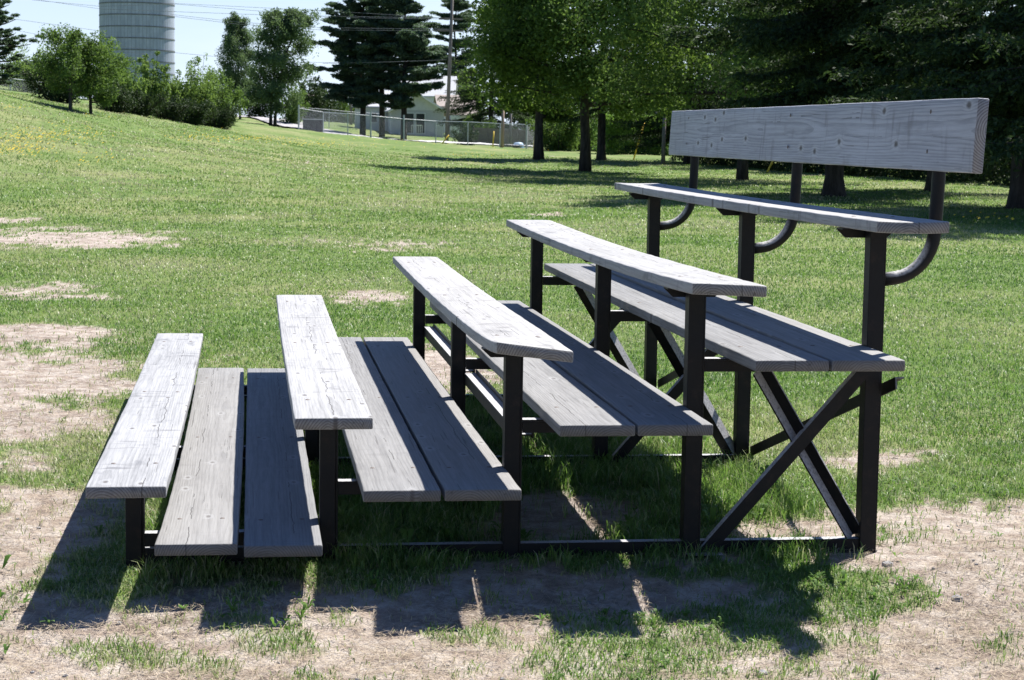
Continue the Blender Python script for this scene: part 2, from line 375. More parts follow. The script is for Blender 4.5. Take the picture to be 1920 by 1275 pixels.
green_blobs = [(190, 1085, 110, 40, .65), (200, 1225, 95, 32, .8), (440, 1165, 70, 24, .6), (500, 1200, 80, 26, .6), (880, 1190, 90, 22, .6), (260, 1040, 60, 40, .6), (420, 1095, 150, 30, .35), (760, 1080, 160, 30, .3),
               (1150, 1230, 130, 55, .75), (1330, 1190, 170, 45, .7), (1330, 1255, 200, 30, .6), (1660, 1110, 150, 42, 1.), (1560, 1140, 90, 30, .7), (1880, 1220, 60, 30, .5), (1230, 1050, 120, 30, .4), (1450, 1080, 200, 30, .5), (1860, 905, 160, 25, .5),
               (820, 900, 160, 90, .9), (1200, 880, 190, 60, .9), (1410, 920, 160, 80, 1.), (600, 960, 300, 60, .7), (60, 900, 120, 25, .6), (220, 840, 120, 60, .6), (100, 745, 60, 12, .5), (260, 700, 60, 14, .4), (1700, 1000, 60, 25, .5)]
def dirt_mask(x, y, z):
    P = np.stack([x, y, z], 1); d = P-CAM; dep = d@FWD
    ok = dep > 1.; dd = np.where(ok, dep, 1.)
    px = 960+FPX*(d@RR)/dd; py = 637.5-FPX*(d@UU)/dd
    m = np.zeros(len(x))
    wx = (fbm(x*1.1, y*1.1, 21, 3)-.5); wy = (fbm(x*1.1, y*1.1, 31, 3)-.5)
    sc = np.clip(9/dd, .12, 1.3)
    for (a, b, ra, rb, s) in dirt_blobs:
        q = ((px-a)/ra+wx*1.1)**2+((py-b)/rb+wy*1.1)**2
        m = np.maximum(m, s*np.exp(-q**1.5*.8))
    # whole foreground is thin turf
    fg = sstep(1020, 1110, py)*.62+sstep(880, 960, py)*(px > 1650)*.35
    m = np.maximum(m, fg)
    for (a, b, ra, rb, s) in green_blobs:
        q = ((px-a)/ra+wx*1.0)**2+((py-b)/rb+wy*1.0)**2
        m = m*(1-s*np.exp(-q**1.5*.8))
    m = m*ok
    n = fbm(x*3.2, y*3.2, 41, 4); n2 = fbm(x*14, y*14, 51, 3)
    v = m+(n-.5)*.75+(n2-.5)*.75
    return sstep(.14, .76, v)
def axis(c0, c1, step, lo, hi, g=1.045):
    a = list(np.arange(c0, c1, step)); s = step; x = a[-1]
    while x < hi: s = min(s*g, 400); x += s; a.append(x)
    s = step; x = c0; b = []
    while x > lo: s = min(s*g, 400); x -= s; b.append(x)
    return np.array(b[::-1]+a)
xs = axis(-1.6, 5.0, .035, -2500, 2500); ys = axis(-3.2, 7., .035, -40, 5000, 1.03)
GX, GY = np.meshgrid(xs, ys); gx = GX.ravel(); gy = GY.ravel(); gz = terr(gx, gy)
dm = dirt_mask(gx, gy, gz)
nx = len(xs); ny = len(ys); ii = (np.arange(ny-1)[:, None]*nx+np.arange(nx-1)[None]).ravel()
F = np.stack([ii, ii+1, ii+1+nx, ii+nx], 1)
gz = gz - .012*dm*(gy < 30)
dmg = np.maximum(dm, .55*sstep(.3, -.5, gy)*(gy > -8))
gme = fast_mesh('ground', np.stack([gx, gy, gz], 1), F, {'dirt': dmg}, True)
def mat_ground():
    m = NT('turf_and_dirt'); pos = m.n('ShaderNodeNewGeometry').outputs['Position']
    at_ = m.n('ShaderNodeAttribute', attribute_name='dirt').outputs['Fac']
    n1 = m.noise(pos, .22, 4, .6); n2 = m.noise(pos, 3., 5, .65); n3 = m.noise(pos, 60., 4, .7); n4 = m.noise(pos, 9., 4, .6)
    g = m.mix(m.ramp(n2, .3, .7), (.07, .125, .032), (.14, .195, .06))
    g = m.mix(m.math('MULTIPLY', m.ramp(n1, .42, .68), .6), g, (.26, .25, .13))
    g = m.mix(m.math('MULTIPLY', m.ramp(n3, .5, .75), .5), g, (.20, .21, .085))
    d = m.mix(m.ramp(n4, .35, .65), (.27, .215, .18), (.45, .40, .355)); d = m.mix(m.math('MULTIPLY', m.ramp(n3, .5, .72), .55), d, (.16, .115, .085))
    mu = m.math('MULTIPLY', m.ramp(m.noise(pos, 1.6, 5, .7), .45, .62), m.ramp(m.noise(pos, 35., 3, .7), .35, .6)); d = m.mix(m.math('MULTIPLY', mu, .7), d, (.13, .095, .07))
    n5 = m.noise(pos, 320., 2, .6); d = m.mix(m.math('MULTIPLY', m.ramp(n5, .52, .7), .35), d, (.50, .45, .39))
    m.base(m.mix(m.ramp(at_, .15, .75), g, d), .95, .1)
    m.bump(m.math('ADD', n3, m.math('MULTIPLY', n4, .5)), .8, .02); return m.m
ground = link('ground', gme, mat_ground()); tag(ground, kind='structure')

# ------------------------------------------------------------------ grass blades
def mat_grass():
    m = NT('grass_blades'); a = m.n('ShaderNodeAttribute', attribute_name='tint').outputs['Fac']
    c = m.mix(m.ramp(a, 0., .45), (.065, .14, .028), (.135, .235, .055)); c = m.mix(m.ramp(a, .45, .8), c, (.26, .31, .115)); c = m.mix(m.ramp(a, .84, 1.), c, (.46, .42, .28))
    m.base(c, .46, .35)
    tr = m.n('ShaderNodeBsdfTranslucent'); m.l(m.mix(.35, c, (.16, .30, .03)), tr.inputs[0])
    mx = m.n('ShaderNodeMixShader'); mx.inputs[0].default_value = .42
    m.l(m.b.outputs[0], mx.inputs[1]); m.l(tr.outputs[0], mx.inputs[2]); m.l(mx.outputs[0], m.out.inputs[0]); return m.m
GRASS = mat_grass(); WEEDM = mat_grass(); WEEDM.name = 'weed_leaves'
for n_w in WEEDM.node_tree.nodes:
    if n_w.type == 'BSDF_PRINCIPLED': n_w.inputs['Roughness'].default_value = .6; n_w.inputs['Specular IOR Level'].default_value = .15
def sample_ground(n, D0, D1, p, pxl=-120, pxr=2040):
    u = rng.random(n)
    D = (D0**(1-p)+u*(D1**(1-p)-D0**(1-p)))**(1/(1-p))
    px = rng.uniform(pxl, pxr, n); lat = (px-960)/FPX
    d = FWD[None, :2]/cp + RG[None, :2]*lat[:, None]
    return CAM[0]+d[:, 0]*D, CAM[1]+d[:, 1]*D, D
def blades(x, y, z, w, h, lean, tint, seg2=True):
    n = len(x); a = rng.uniform(0, 2*np.pi, n); b = rng.uniform(0, 2*np.pi, n)
    wx = np.cos(a)*w/2; wy = np.sin(a)*w/2; lx = np.cos(b)*lean*h; ly = np.sin(b)*lean*h
    V = np.empty((n, 5, 3))
    V[:, 0] = np.stack([x-wx, y-wy, z-.006], 1); V[:, 1] = np.stack([x+wx, y+wy, z-.006], 1)
    V[:, 2] = np.stack([x+wx*.8+lx*.35, y+wy*.8+ly*.35, z+h*.6], 1); V[:, 3] = np.stack([x-wx*.8+lx*.35, y-wy*.8+ly*.35, z+h*.6], 1)
    V[:, 4] = np.stack([x+lx, y+ly, z+h*(1-.25*lean)], 1)
    k = np.arange(n)[:, None]*5
    return V.reshape(-1, 3), [k+np.array([[0, 1, 2, 3]]), k+np.array([[3, 2, 4]])], {'tint': np.repeat(tint, 5)}
def in_shade_zone(x, y):      # tall uncut grass under and beside the frame
    return (x > .55*U) & (x < 2.95*U) & (y > .2) & (y < 4.7)
x, y, D = sample_ground(820000, 5.2, 110, 1.25)
z = terr(x, y); dd = dirt_mask(x, y, z)
clump = fbm(x*7, y*7, 61, 2)
patch = fbm(x*.5, y*.5, 71, 3)
fgk = 1-.5*sstep(.1, -.6, y)*(1-np.exp(-((x-2.95)/.75)**2-((y+.35)/.45)**2))
keep = rng.random(len(x)) < np.clip(1.05-dd*1.12, 0.035, 1)*(.35+.9*clump)*fgk
x, y, z, D, dd, clump, patch = [v[keep] for v in (x, y, z, D, dd, clump, patch)]
tall = in_shade_zone(x, y)
h = rng.uniform(.018, .042, len(x))*(.7+.7*clump)*np.clip(D/25, 1, 1.6)*(1-.35*dd)*(.8+.2*sstep(-.5, 1.5, y))
tallk = tall & (fbm(x*2.5, y*2.5, 81, 3) > .42)
h = np.where(tallk, h*rng.uniform(1.2, 2.9, len(x)), h)
w = np.maximum(rng.uniform(.003, .0055, len(x)), D*.00042)
mott = fbm(x*.16+9, y*.16, 77, 4)-.5
tint = np.clip(rng.normal(.38, .22, len(x))+mott*1.1+(patch-.5)*1.4+dd*.3+sstep(12, 50, D)*.26-tall*.12, 0, 1)
tint = np.where(rng.random(len(x)) < .06+.2*dd, rng.uniform(.85, 1, len(x)), tint)
V, F, A = blades(x, y, z, w, h, rng.uniform(.35, 1.6, len(x))*np.where(tallk, .6, 1.), tint)
g = link('grass', fast_mesh('grass', V, F, A), GRASS); tag(g, 'short mown green grass covering the field and hill', 'grass', kind='stuff')
# weeds: broad leaved rosettes near the bleacher and stray tall tufts
Vs, Fs, Ts = [], [], []; cnt = 0
def rosette(cx_, cy_, n, R, wd_, up, tint0):
    global cnt
    z0 = tz(cx_, cy_)
    for k in range(n):
        a = random.uniform(0, 6.283); L = R*random.uniform(.6, 1.1); ww = wd_*random.uniform(.7, 1.2); e = up*random.uniform(.5, 1.3)
        dx, dy = math.cos(a), math.sin(a); px_, py_ = -dy, dx
        prof = [(0, .15, 0), (.3, .55, .8), (.62, 1, 1.15), (.88, .6, 1.05), (1, .05, .8)]
        o = cnt
        for (t, wv, hz) in prof:
            for s_ in (-1, 1):
                Vs.append((cx_+dx*L*t+px_*ww*wv*s_/2, cy_+dy*L*t+py_*ww*wv*s_/2, z0+.004+e*L*hz*(t**.6)+abs(s_)*.004*wv)); Ts.append(tint0)
        for i in range(4): Fs.append((o+2*i, o+2*i+1, o+2*i+3, o+2*i+2))
        cnt += 10
wx, wy, wD = sample_ground(5200, 5.3, 20, 1.2)
wz = terr(wx, wy); wdm = dirt_mask(wx, wy, wz); wcl = fbm(wx*1.7, wy*1.7, 91, 2)
for i in range(len(wx)):
    shade = in_shade_zone(wx[i:i+1], wy[i:i+1])[0] or (wy[i] < .6 and wy[i] > -.5 and wx[i] < 3.6)
    pr = (.75 if shade else .15)*(1-wdm[i]*.8)
    if wcl[i] > .45 and random.random() < pr:
        big = shade and wy[i] > .25 and random.random() < .35
        rosette(wx[i], wy[i], random.randint(4, 8), random.uniform(.05, .085) if big else random.uniform(.02, .045), .022 if big else .012, random.uniform(.3, 1.), random.uniform(.05, .5))
wm = fast_mesh('weeds', np.array(Vs), np.array(Fs), {'tint': np.array(Ts)})
tag(link('weeds', wm, WEEDM), 'broad leaved low weeds in the turf around the bleacher', 'weeds', kind='stuff')
# dead straw litter
x, y, D = sample_ground(300000, 5.2, 24, 1.5)
z = terr(x, y); dd = dirt_mask(x, y, z); k = rng.random(len(x)) < (.12+dd*.75)*(.3+.9*fbm(x*2.2, y*2.2, 101, 3)); x, y, z, D = x[k], y[k], z[k], D[k]
n = len(x); a = rng.uniform(0, 2*np.pi, n); L = rng.uniform(.015, .065, n); w = np.maximum(.0012, D*.00016); ti = rng.uniform(-.15, .3, n)
V = np.empty((n, 4, 3)); ca, sa = np.cos(a), np.sin(a)
for j, (s1, s2) in enumerate(((-1, -1), (1, -1), (1, 1), (-1, 1))):
    V[:, j] = np.stack([x+ca*L/2*s1-sa*w/2*s2, y+sa*L/2*s1+ca*w/2*s2, z+.004+np.abs(L*ti)*(.5+.5*s1)], 1)
m = NT('straw'); rr_ = m.n('ShaderNodeNewGeometry').outputs['Random Per Island']; m.base(m.mix(rr_, (.12, .085, .055), (.52, .43, .31)), .8, .2)
tag(link('straw', fast_mesh('straw', V.reshape(-1, 3), (np.arange(n)[:, None]*4+np.array([[0, 1, 2, 3]]))), m.m), 'dead grass clippings scattered over the bare soil', 'dead grass', kind='stuff')
# pebbles
x, y, D = sample_ground(2600, 5.2, 12, 1.5, 0, 1920); z = terr(x, y); dd = dirt_mask(x, y, z)
mb = MB(); c = 0
for i in range(len(x)):
    if dd[i] < .5 or c > 170: continue
    if random.random() > .5 and not x[i] > 2.6: continue
    c += 1; r = random.choice((.003, .004, .005, .006, .009)) if random.random() < .97 else .02
    vs = []
    for (th, ph) in [(0, 90), (0, 15), (60, 25), (120, 12), (180, 22), (240, 14), (300, 24)]:
        q = r*random.uniform(.75, 1.2); t_, p_ = math.radians(th+random.uniform(-12, 12)), math.radians(ph)
        vs.append((x[i]+q*math.cos(p_)*math.cos(t_)*1.2, y[i]+q*math.cos(p_)*math.sin(t_), z[i]-.002-.012*dd[i]*.6+q*.75*math.sin(p_)+r*.2))
    b = [(v[0], v[1], z[i]-.02) for v in vs[1:]]
    mb.add(vs+b, [(0, k, k % 6+1) for k in range(1, 7)]+[(k, k+6, (k % 6)+7, k % 6+1) for k in range(1, 7)])
tag(mb.build('pebbles', PEBBLE), 'small grey pebbles strewn over the bare soil', 'gravel', kind='stuff')
# yellow flowers on the hill
Vl = []; 
fl = [(20, 205, 40, 5, 60), (60, 262, 70, 22, 500), (30, 285, 70, 12, 300), (150, 255, 60, 20, 200), (180, 300, 60, 20, 90), (370, 255, 60, 12, 160), (470, 263, 110, 6, 420), (580, 272, 60, 5, 260), (640, 268, 90, 10, 120), (760, 272, 120, 8, 120), (900, 292, 80, 8, 90), (1850, 415, 50, 8, 40), (1330, 300, 60, 12, 30), (960, 282, 90, 6, 60), (200, 220, 60, 8, 30)]
fp = []
for (a, b, ra, rb, cn) in fl:
    got = 0; tries = 0
    cn = int(cn*.36); u = rng.normal(0, .5, (cn, 2))
    for k in range(cn):
        P, Dh = hit(a+u[k, 0]*ra, b+u[k, 1]*rb, 25, 200); fp.append((*P, Dh))
fp = np.array(fp); n = len(fp); s = rng.uniform(.016, .038, n)
V = np.empty((n, 4, 3)); a = rng.uniform(0, 6.28, n)
for j in range(4):
    aa = a+j*np.pi/2; V[:, j] = np.stack([fp[:, 0]+np.cos(aa)*s, fp[:, 1]+np.sin(aa)*s, fp[:, 2]+.09+np.sin(aa+1)*s*.6], 1)
YF = mat_simple('yellow_petals', (.75, .5, .02), (.85, .65, .05), 3, .6)
tag(link('yellow_flowers', fast_mesh('yellow_flowers', V.reshape(-1, 3), np.arange(n)[:, None]*4+np.array([[0, 1, 2, 3]])), YF), 'yellow wildflowers dotting the grassy hill and far field', 'flowers', kind='stuff')

# ------------------------------------------------------------------ bleacher
W, L, T = .235*U, 4.344*U, .036*U
seats = [(.403, .308), (1.016, .510), (1.621, .714), (2.219, .912), (2.795, 1.110)]
foots = [(.612, .127, .019), (1.223, .288, .011), (1.818, .484, .009), (2.424, .682, .010)]
seats = [(a*U, b*U) for a, b in seats]; foots = [(a*U, b*U, c*U) for a, b, c in foots]
FR = [.385*U, 2.05*U, 3.92*U]
YN = -.005*U
bl = empty('bleacher', (seats[0][0], 0, 0), 'five-row park bleacher of weathered grey planks on a black welded steel frame', 'bleacher')
ox = Vector(bl.location)
def plank(name, mat, w, l, t, loc, warp=None, seed=0, rot=None):
    """rounded, slightly warped board with grid surface"""
    r = .0055; sec = []
    for (cx_, cz_, a0) in ((w-r, -r, 90), (w-r, -t+r, 0), (r, -t+r, -90), (r, -r, -180)):
        for a in (a0, a0-30, a0-60, a0-90): sec.append((cx_+r*math.cos(math.radians(a)), cz_+r*math.sin(math.radians(a))))
    # add points along top and bottom
    top = [(w*k/8, 0.) for k in range(1, 8)]; bot = [(w*(8-k)/8, -t) for k in range(1, 8)]
    sec = sec[:8]+bot+sec[8:]+top
    m_ = len(sec); ys_ = np.unique(np.concatenate([[0, .004, .012], np.linspace(.03, l-.03, 70), [l-.012, l-.004, l]]))
    S = np.array(sec); V = []
    for yy in ys_:
        e = min(yy, l-yy); sh = max(0, .005-e)*.5
        X = S[:, 0].copy(); Z = S[:, 1].copy()
        X = w/2+(X-w/2)*(1-sh*2/w); Z = -t/2+(Z+t/2)*(1-sh*2/t)
        ed = (np.abs(X-w/2) > w/2-.012)
        X = X+ed*np.sign(X-w/2)*(vnoise(np.full(m_, yy*9.+seed*7), np.where(X > w/2, 1., 5.), 3)-.6)*.0022
        Z = Z+ed*(Z > -t/2)*(vnoise(np.full(m_, yy*15+seed*3), np.where(X > w/2, 2., 8.), 4)-.7)*.0022
        if warp is not None:
            dx, dz = warp(X/w, yy/l); X = X+dx; Z = Z+dz
        V.append(np.stack([X, np.full(m_, yy), Z], 1))
    V = np.concatenate(V); n = len(ys_)
    i = (np.arange(n-1)[:, None]*m_+np.arange(m_)[None]); j = (np.arange(n-1)[:, None]*m_+(np.arange(m_)[None]+1) % m_)
    Q = np.stack([i.ravel(), j.ravel(), (j+m_).ravel(), (i+m_).ravel()], 1)
    caps = np.array([list(range(m_-1, -1, -1)), [(n-1)*m_+k for k in range(m_)]])
    me = fast_mesh(name, V, [Q, caps])
    o = link(name, me, mat, bl, Vector(loc)-ox)
    import bmesh
    bm = bmesh.new(); bm.from_mesh(me); bmesh.ops.recalc_face_normals(bm, faces=bm.faces); bm.to_mesh(me); bm.free()
    return o
def bolt_heads(parent, pts, axis='z', r=.0105):
    for (x_, y_, z_) in pts:
        mb = MB()
        prof = [(r*1.0, 0), (r*.95, .0012), (r*.6, .003), (r*.2, .0037)]
        vs = []; fs = []
        for (rr2, hh) in prof:
            for k in range(10):
                a = 2*math.pi*k/10
                vs.append((x_+rr2*math.cos(a), y_+rr2*math.sin(a), z_-.0008+hh) if axis == 'z' else (x_+.0008-hh, y_+rr2*math.cos(a), z_+rr2*math.sin(a)))
        for i in range(3):
            for k in range(10): fs.append((i*10+k, i*10+(k+1) % 10, (i+1)*10+(k+1) % 10, (i+1)*10+k))
        fs.append(tuple(range(30, 40))); mb.add(vs, fs).build('bolt', RUSTY, parent)
def wz_(f): return f
def sag(x, t): return 0, 0
warps = {
 0: lambda x, t: (0*x+.010*np.sin(np.pi*t)*1., .004*np.sin(np.pi*t)+0*x),
 1: lambda x, t: (0*x-.006*np.sin(np.pi*t), 0*x),
 2: lambda x, t: (0*x-.004*np.sin(np.pi*t), -.012*np.sin(np.pi*t)*(1-.3*x)+.030*np.exp(-t*14)*(1-.75*x)-.012*np.exp(-t*14)*x),
 3: lambda x, t: (0*x, -.020*np.sin(np.pi*t)+.010*np.exp(-t*10)*(1-x)),
 4: lambda x, t: (0*x, -.008*np.sin(np.pi*t*1.0)+.004*(x-.5)**2*4),
}
fw = {
 0: (lambda x, t: (0*x+.012*np.sin(np.pi*t)-.012*np.exp(-t*9)*(1-x), .006*np.exp(-t*8)+0*x), lambda x, t: (0*x, 0*x)),
 1: (lambda x, t: (0*x, -.003*np.sin(np.pi*t)+0*x), lambda x, t: (0*x, -.003*np.sin(np.pi*t)+0*x)),
 2: (lambda x, t: (0*x, -.004*np.sin(np.pi*t)+0*x), lambda x, t: (0*x, .004*np.sin(np.pi*t)+0*x)),
 3: (lambda x, t: (0*x, -.006*np.sin(np.pi*t)+0*x), lambda x, t: (0*x, .006*np.sin(np.pi*t)+0*x)),
}
def bolts_for(o, w, warp):
    pts = []
    for fy in FR:
        for bx in (.22, .78):
            X = np.array([bx]); dx, dz = warp(X, np.array((fy-YN)/L)) if warp else (0, 0)
            pts.append((bx*w+float(np.ravel(dx)[0]), fy-YN+random.uniform(-.006, .006), float(np.ravel(dz)[0])))
    bolt_heads(o, pts)
for i, (sx, sz) in enumerate(seats):
    o = plank('seat_plank', WOOD_SEAT, W, L, T, (sx, YN, sz), warps[i], i)
    bolts_for(o, W, warps[i])
for i, (fx, fz, gap) in enumerate(foots):
    for s in range(2):
        o = plank('foot_plank', WOOD_FOOT, W, L, T, (fx+s*(W+gap), YN, fz+(-.004 if s and i == 0 else 0)), fw[i][s], 10+2*i+s)
        bolts_for(o, W, fw[i][s])
# backrest board: stands on edge, leaning a little; local z -> world +/-
TB = .038*U
o = plank('backrest_board', WOOD_BACK, .232*U, 4.345*U, TB, (3.088*U, -.012*U, 1.263*U), lambda x, t: (0*x, .006*np.sin(2.5*np.pi*t)+0*x), 33)
o.rotation_euler = Matrix(((math.sin(.055), 0, -math.cos(.055)), (0, 1, 0), (math.cos(.055), 0, math.sin(.055)))).to_euler()
bolt_heads(o, [(bx*.232*U, fy+.012*U, .004) for fy in FR for bx in (.27, .83)], 'z', .0095)
# steel frame
def P3(x, y, z): return (x*U-ox.x, y-ox.y, z*U-ox.z)
PW = .029*U
post_x = [.524, 1.134, 1.727, 2.324, 2.925]
SQ = lambda a, b: [(-a, -b), (a, -b), (a, b), (-a, b)]
for fi, fy in enumerate(FR):
    for k, pxx in enumerate(post_x):
        top = seats[k][1]/U-.036-.004; mb = MB()
        a = P3(pxx, fy, -.06); b = P3(pxx, fy, top)
        # channel shaped post: flat web with two flanges and a seam rib
        mb.box((a[0]-PW, a[1]-PW, a[2]), (a[0]+PW*.72, a[1]+PW, b[2]))
        mb.box((a[0]+PW*.72+.0005, a[1]-PW*.82, a[2]), (a[0]+PW, a[1]+PW*.9, b[2]-.001))
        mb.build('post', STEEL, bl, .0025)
        # bracket under the seat
        x0 = seats[k][0]/U+.005; x1 = seats[k][0]/U+.205; z1 = seats[k][1]/U-.0375; z0 = z1-.034
        if k == 0 : x0, x1, z0 = x0+.07, x1-.02, z1-.02
        c = .03
        mb = MB().prism([(x0*U-ox.x, z1*U), (x1*U-ox.x, z1*U), (x1*U-ox.x, (z1-.006)*U), ((x1-c)*U-ox.x, z0*U), ((x0+c)*U-ox.x, z0*U), (x0*U-ox.x, (z1-.006)*U)], 1, fy-ox.y+PW+.001, fy-ox.y+PW+.009)
        mb.prism([(x0*U-ox.x, z1*U), (x1*U-ox.x, z1*U), (x1*U-ox.x, (z1-.005)*U), (x0*U-ox.x, (z1-.005)*U)], 1, fy-ox.y-PW-.001, fy-ox.y+PW)
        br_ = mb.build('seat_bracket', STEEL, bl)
        for bx in ((.22, .78) if k else (.6,)):
            xb_ = seats[k][0]+bx*W-ox.x; zt_ = z1*U
            MB().tube([(xb_, fy-ox.y+PW+.018, zt_-.001), (xb_, fy-ox.y+PW+.018, zt_-.034)], .005, 8).tube([(xb_, fy-ox.y+PW+.018, zt_-.010), (xb_, fy-ox.y+PW+.018, zt_-.019)], .010, 6).build('bolt', RUSTY, br_)
    for k in range(4):
        xa = post_x[k]*U+PW+.001-ox.x; xb = post_x[k+1]*U-PW-.001-ox.x; zt = foots[k][1]-T-.003; zb = zt-.043*U
        mb = MB().box((xa, fy-PW*.75, zt-.006), (xb, fy+PW*.75, zt)).box((xa, fy-PW*.75, zb), (xb, fy-PW*.75+.006, zt-.0065))
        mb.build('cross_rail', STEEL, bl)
        # flange that reaches behind the upper post to carry the outer foot plank
        xe = foots[k][0]+2*W+foots[k][2]-.02-ox.x
        MB().box((xb+.0005, fy+PW+.001, zt-.03), (xe, fy+PW+.008, zt)).build('rail_end', STEEL, bl)
    MB().box((post_x[0]*U+PW-ox.x+.001, fy-PW*.7, -.03), (post_x[4]*U-PW-ox.x-.001, fy-PW*.7+.007, .039*U)).box((post_x[0]*U+PW-ox.x+.001, fy-PW*.7+.0075, .039*U-.007), (post_x[4]*U-PW-ox.x-.001, fy+PW*.7, .039*U-.001)).build('base_rail', STEEL, bl)
    Lp = [(0, 0), (.0395*U, 0), (.0395*U, .006), (.006, .006), (.006, .034*U), (0, .034*U)]
    def ang(a, b, front, flip=1):
        a = Vector(P3(a[0], front, a[1])); b = Vector(P3(b[0], front, b[1]))
        t = (b-a).normalized(); n_up = Vector((0, -1, 0)).cross(t)
        if n_up.z < 0: n_up = -n_up
        n_up *= 1; h_ = .021*U
        # flat face towards -y, flange going back along the upper edge
        vs = []; 
        yv = Vector((0, 1, 0))
        prof = [(-h_, 0), (h_, 0), (h_, .034*U), (h_-.006, .034*U), (h_-.006, .006), (-h_, .006)] if flip > 0 else [(-h_, 0), (h_, 0), (h_, .006), (-h_+.006, .006), (-h_+.006, .034*U), (-h_, .034*U)]
        vs = [a+n_up*p+yv*q for p, q in prof]+[b+n_up*p+yv*q for p, q in prof]
        return MB().add(vs, [tuple(range(5, -1, -1)), tuple(range(6, 12))]+[(i, (i+1) % 6, 6+(i+1) % 6, 6+i) for i in range(6)])
    ang((2.365, -.0), (2.905, .62), fy-PW-.009).build('diagonal_brace', STEEL, bl)
    a = Vector(P3(2.885, fy, .045)); b = Vector(P3(2.545, fy, .605)); t = (b-a).normalized(); nu = Vector((0, -1, 0)).cross(t)
    if nu.x < 0: nu = -nu
    q_l = .031*U; e_ = .005; sg = 1 if fi == 0 else -1       # near one opens towards the front, the others to the back
    prof = [(0, sg*q_l/2), (q_l*.9, -sg*q_l/2), (q_l*.9+e_, -sg*q_l/2+sg*e_), (0, sg*q_l/2+sg*e_*1.5), (-q_l*.9-e_, -sg*q_l/2+sg*e_), (-q_l*.9, -sg*q_l/2)]
    MB().add([a+nu*p+Vector((0, 1, 0))*q for p, q in prof]+[b+nu*p+Vector((0, 1, 0))*q for p, q in prof], [(0, 1, 2, 3), (0, 3, 4, 5), (6, 9, 8, 7), (6, 11, 10, 9)]+[(i, (i+1) % 6, 6+(i+1) % 6, 6+i) for i in range(6)]).build('diagonal_brace', STEEL, bl)
    # bent back tube
    zc = .903; xj = 2.955; R_ = .125; pts = []
    pts.append(P3(xj, fy, zc))
    for a in np.linspace(8, 84, 9):
        a = math.radians(a); pts.append(P3(3.004-.03+R_*1.0*math.sin(a)*1.205, fy, zc+.004+R_*(1-math.cos(a))*1.3))
    pts.append(P3(3.127, fy, 1.13)); pts.append(P3(3.131, fy, 1.25)); pts.append(P3(3.144, fy, 1.46))
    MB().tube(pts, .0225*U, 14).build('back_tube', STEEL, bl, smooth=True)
# angle rails that run the length of the frame behind the second riser
for (ya, yb) in ((FR[0]+PW+.001, FR[1]-PW-.001), (FR[1]+PW+.001, FR[2]-PW-.001)):
    x0 = 1.750*U-ox.x; z = .385*U
    MB().box((x0, ya, z-.04*U), (x0+.007, yb, z-.0005)).box((x0+.0005, ya, z), (x0+.045*U, yb, z+.006)).box((x0+.045*U+.0005, ya, z-.01), (x0+.045*U+.007, yb, z+.018*U)).build('long_rail', STEEL, bl)
for (ya, za, yb, zb) in ((FR[1], .05, .26*U, .575), (FR[2], .09, FR[1]-.15, .60)):
    a = Vector(P3(2.965, ya, za)); b = Vector(P3(2.965, yb, zb)); t = (b-a).normalized(); up = Vector((1, 0, 0)).cross(t)
    if up.z < 0: up = -up
    h_ = .020*U; xv = Vector((1, 0, 0)); prof = [(-h_, 0), (h_, 0), (h_, .03*U), (h_-.006, .03*U), (h_-.006, .006), (-h_, .006)]
    MB().add([a+up*p+xv*q for p, q in prof]+[b+up*p+xv*q for p, q in prof], [tuple(range(5, -1, -1)), tuple(range(6, 12))]+[(i, (i+1) % 6, 6+(i+1) % 6, 6+i) for i in range(6)]).build('back_brace', STEEL, bl)
# foot pad plate at fourth post
mb = MB().box((2.30*U-ox.x, FR[0]-.10, -.004), (2.42*U-ox.x, FR[0]-PW-.012, .004)); mb.build('base_plate', STEEL, bl)

# ------------------------------------------------------------------ foliage builders
def leaf_quads(P, size, flat=0., aspect=.62, dirs=None):
    """P (n,3) -> leaf quads randomly turned; flat>0 pulls normals upward"""
    n = len(P); N = rng.normal(size=(n, 3)); N[:, 2] = np.abs(N[:, 2])+flat*1.5; N /= np.linalg.norm(N, axis=1)[:, None]
    A = rng.normal(size=(n, 3)) if dirs is None else dirs; A = A-N*(A*N).sum(1)[:, None]; A /= np.linalg.norm(A, axis=1)[:, None]+1e-9
    B = np.cross(N, A); s = size*rng.uniform(.65, 1.25, n)[:, None]
    V = np.empty((n, 4, 3)); V[:, 0] = P-A*s/2; V[:, 1] = P+B*s*aspect/2+N*s*.08; V[:, 2] = P+A*s/2; V[:, 3] = P-B*s*aspect/2+N*s*.08
    return V.reshape(-1, 3)
def quadF(n): return np.arange(n)[:, None]*4+np.array([[0, 1, 2, 3]])
def clump_pts(C, R, n, sq=1.):
    m_ = len(C); k = rng.integers(0, m_, n); d = rng.normal(size=(n, 3)); d /= np.linalg.norm(d, axis=1)[:, None]
    r = rng.random(n)**.45; return C[k]+d*(R[k]*r)[:, None]*np.array([1, 1, sq])
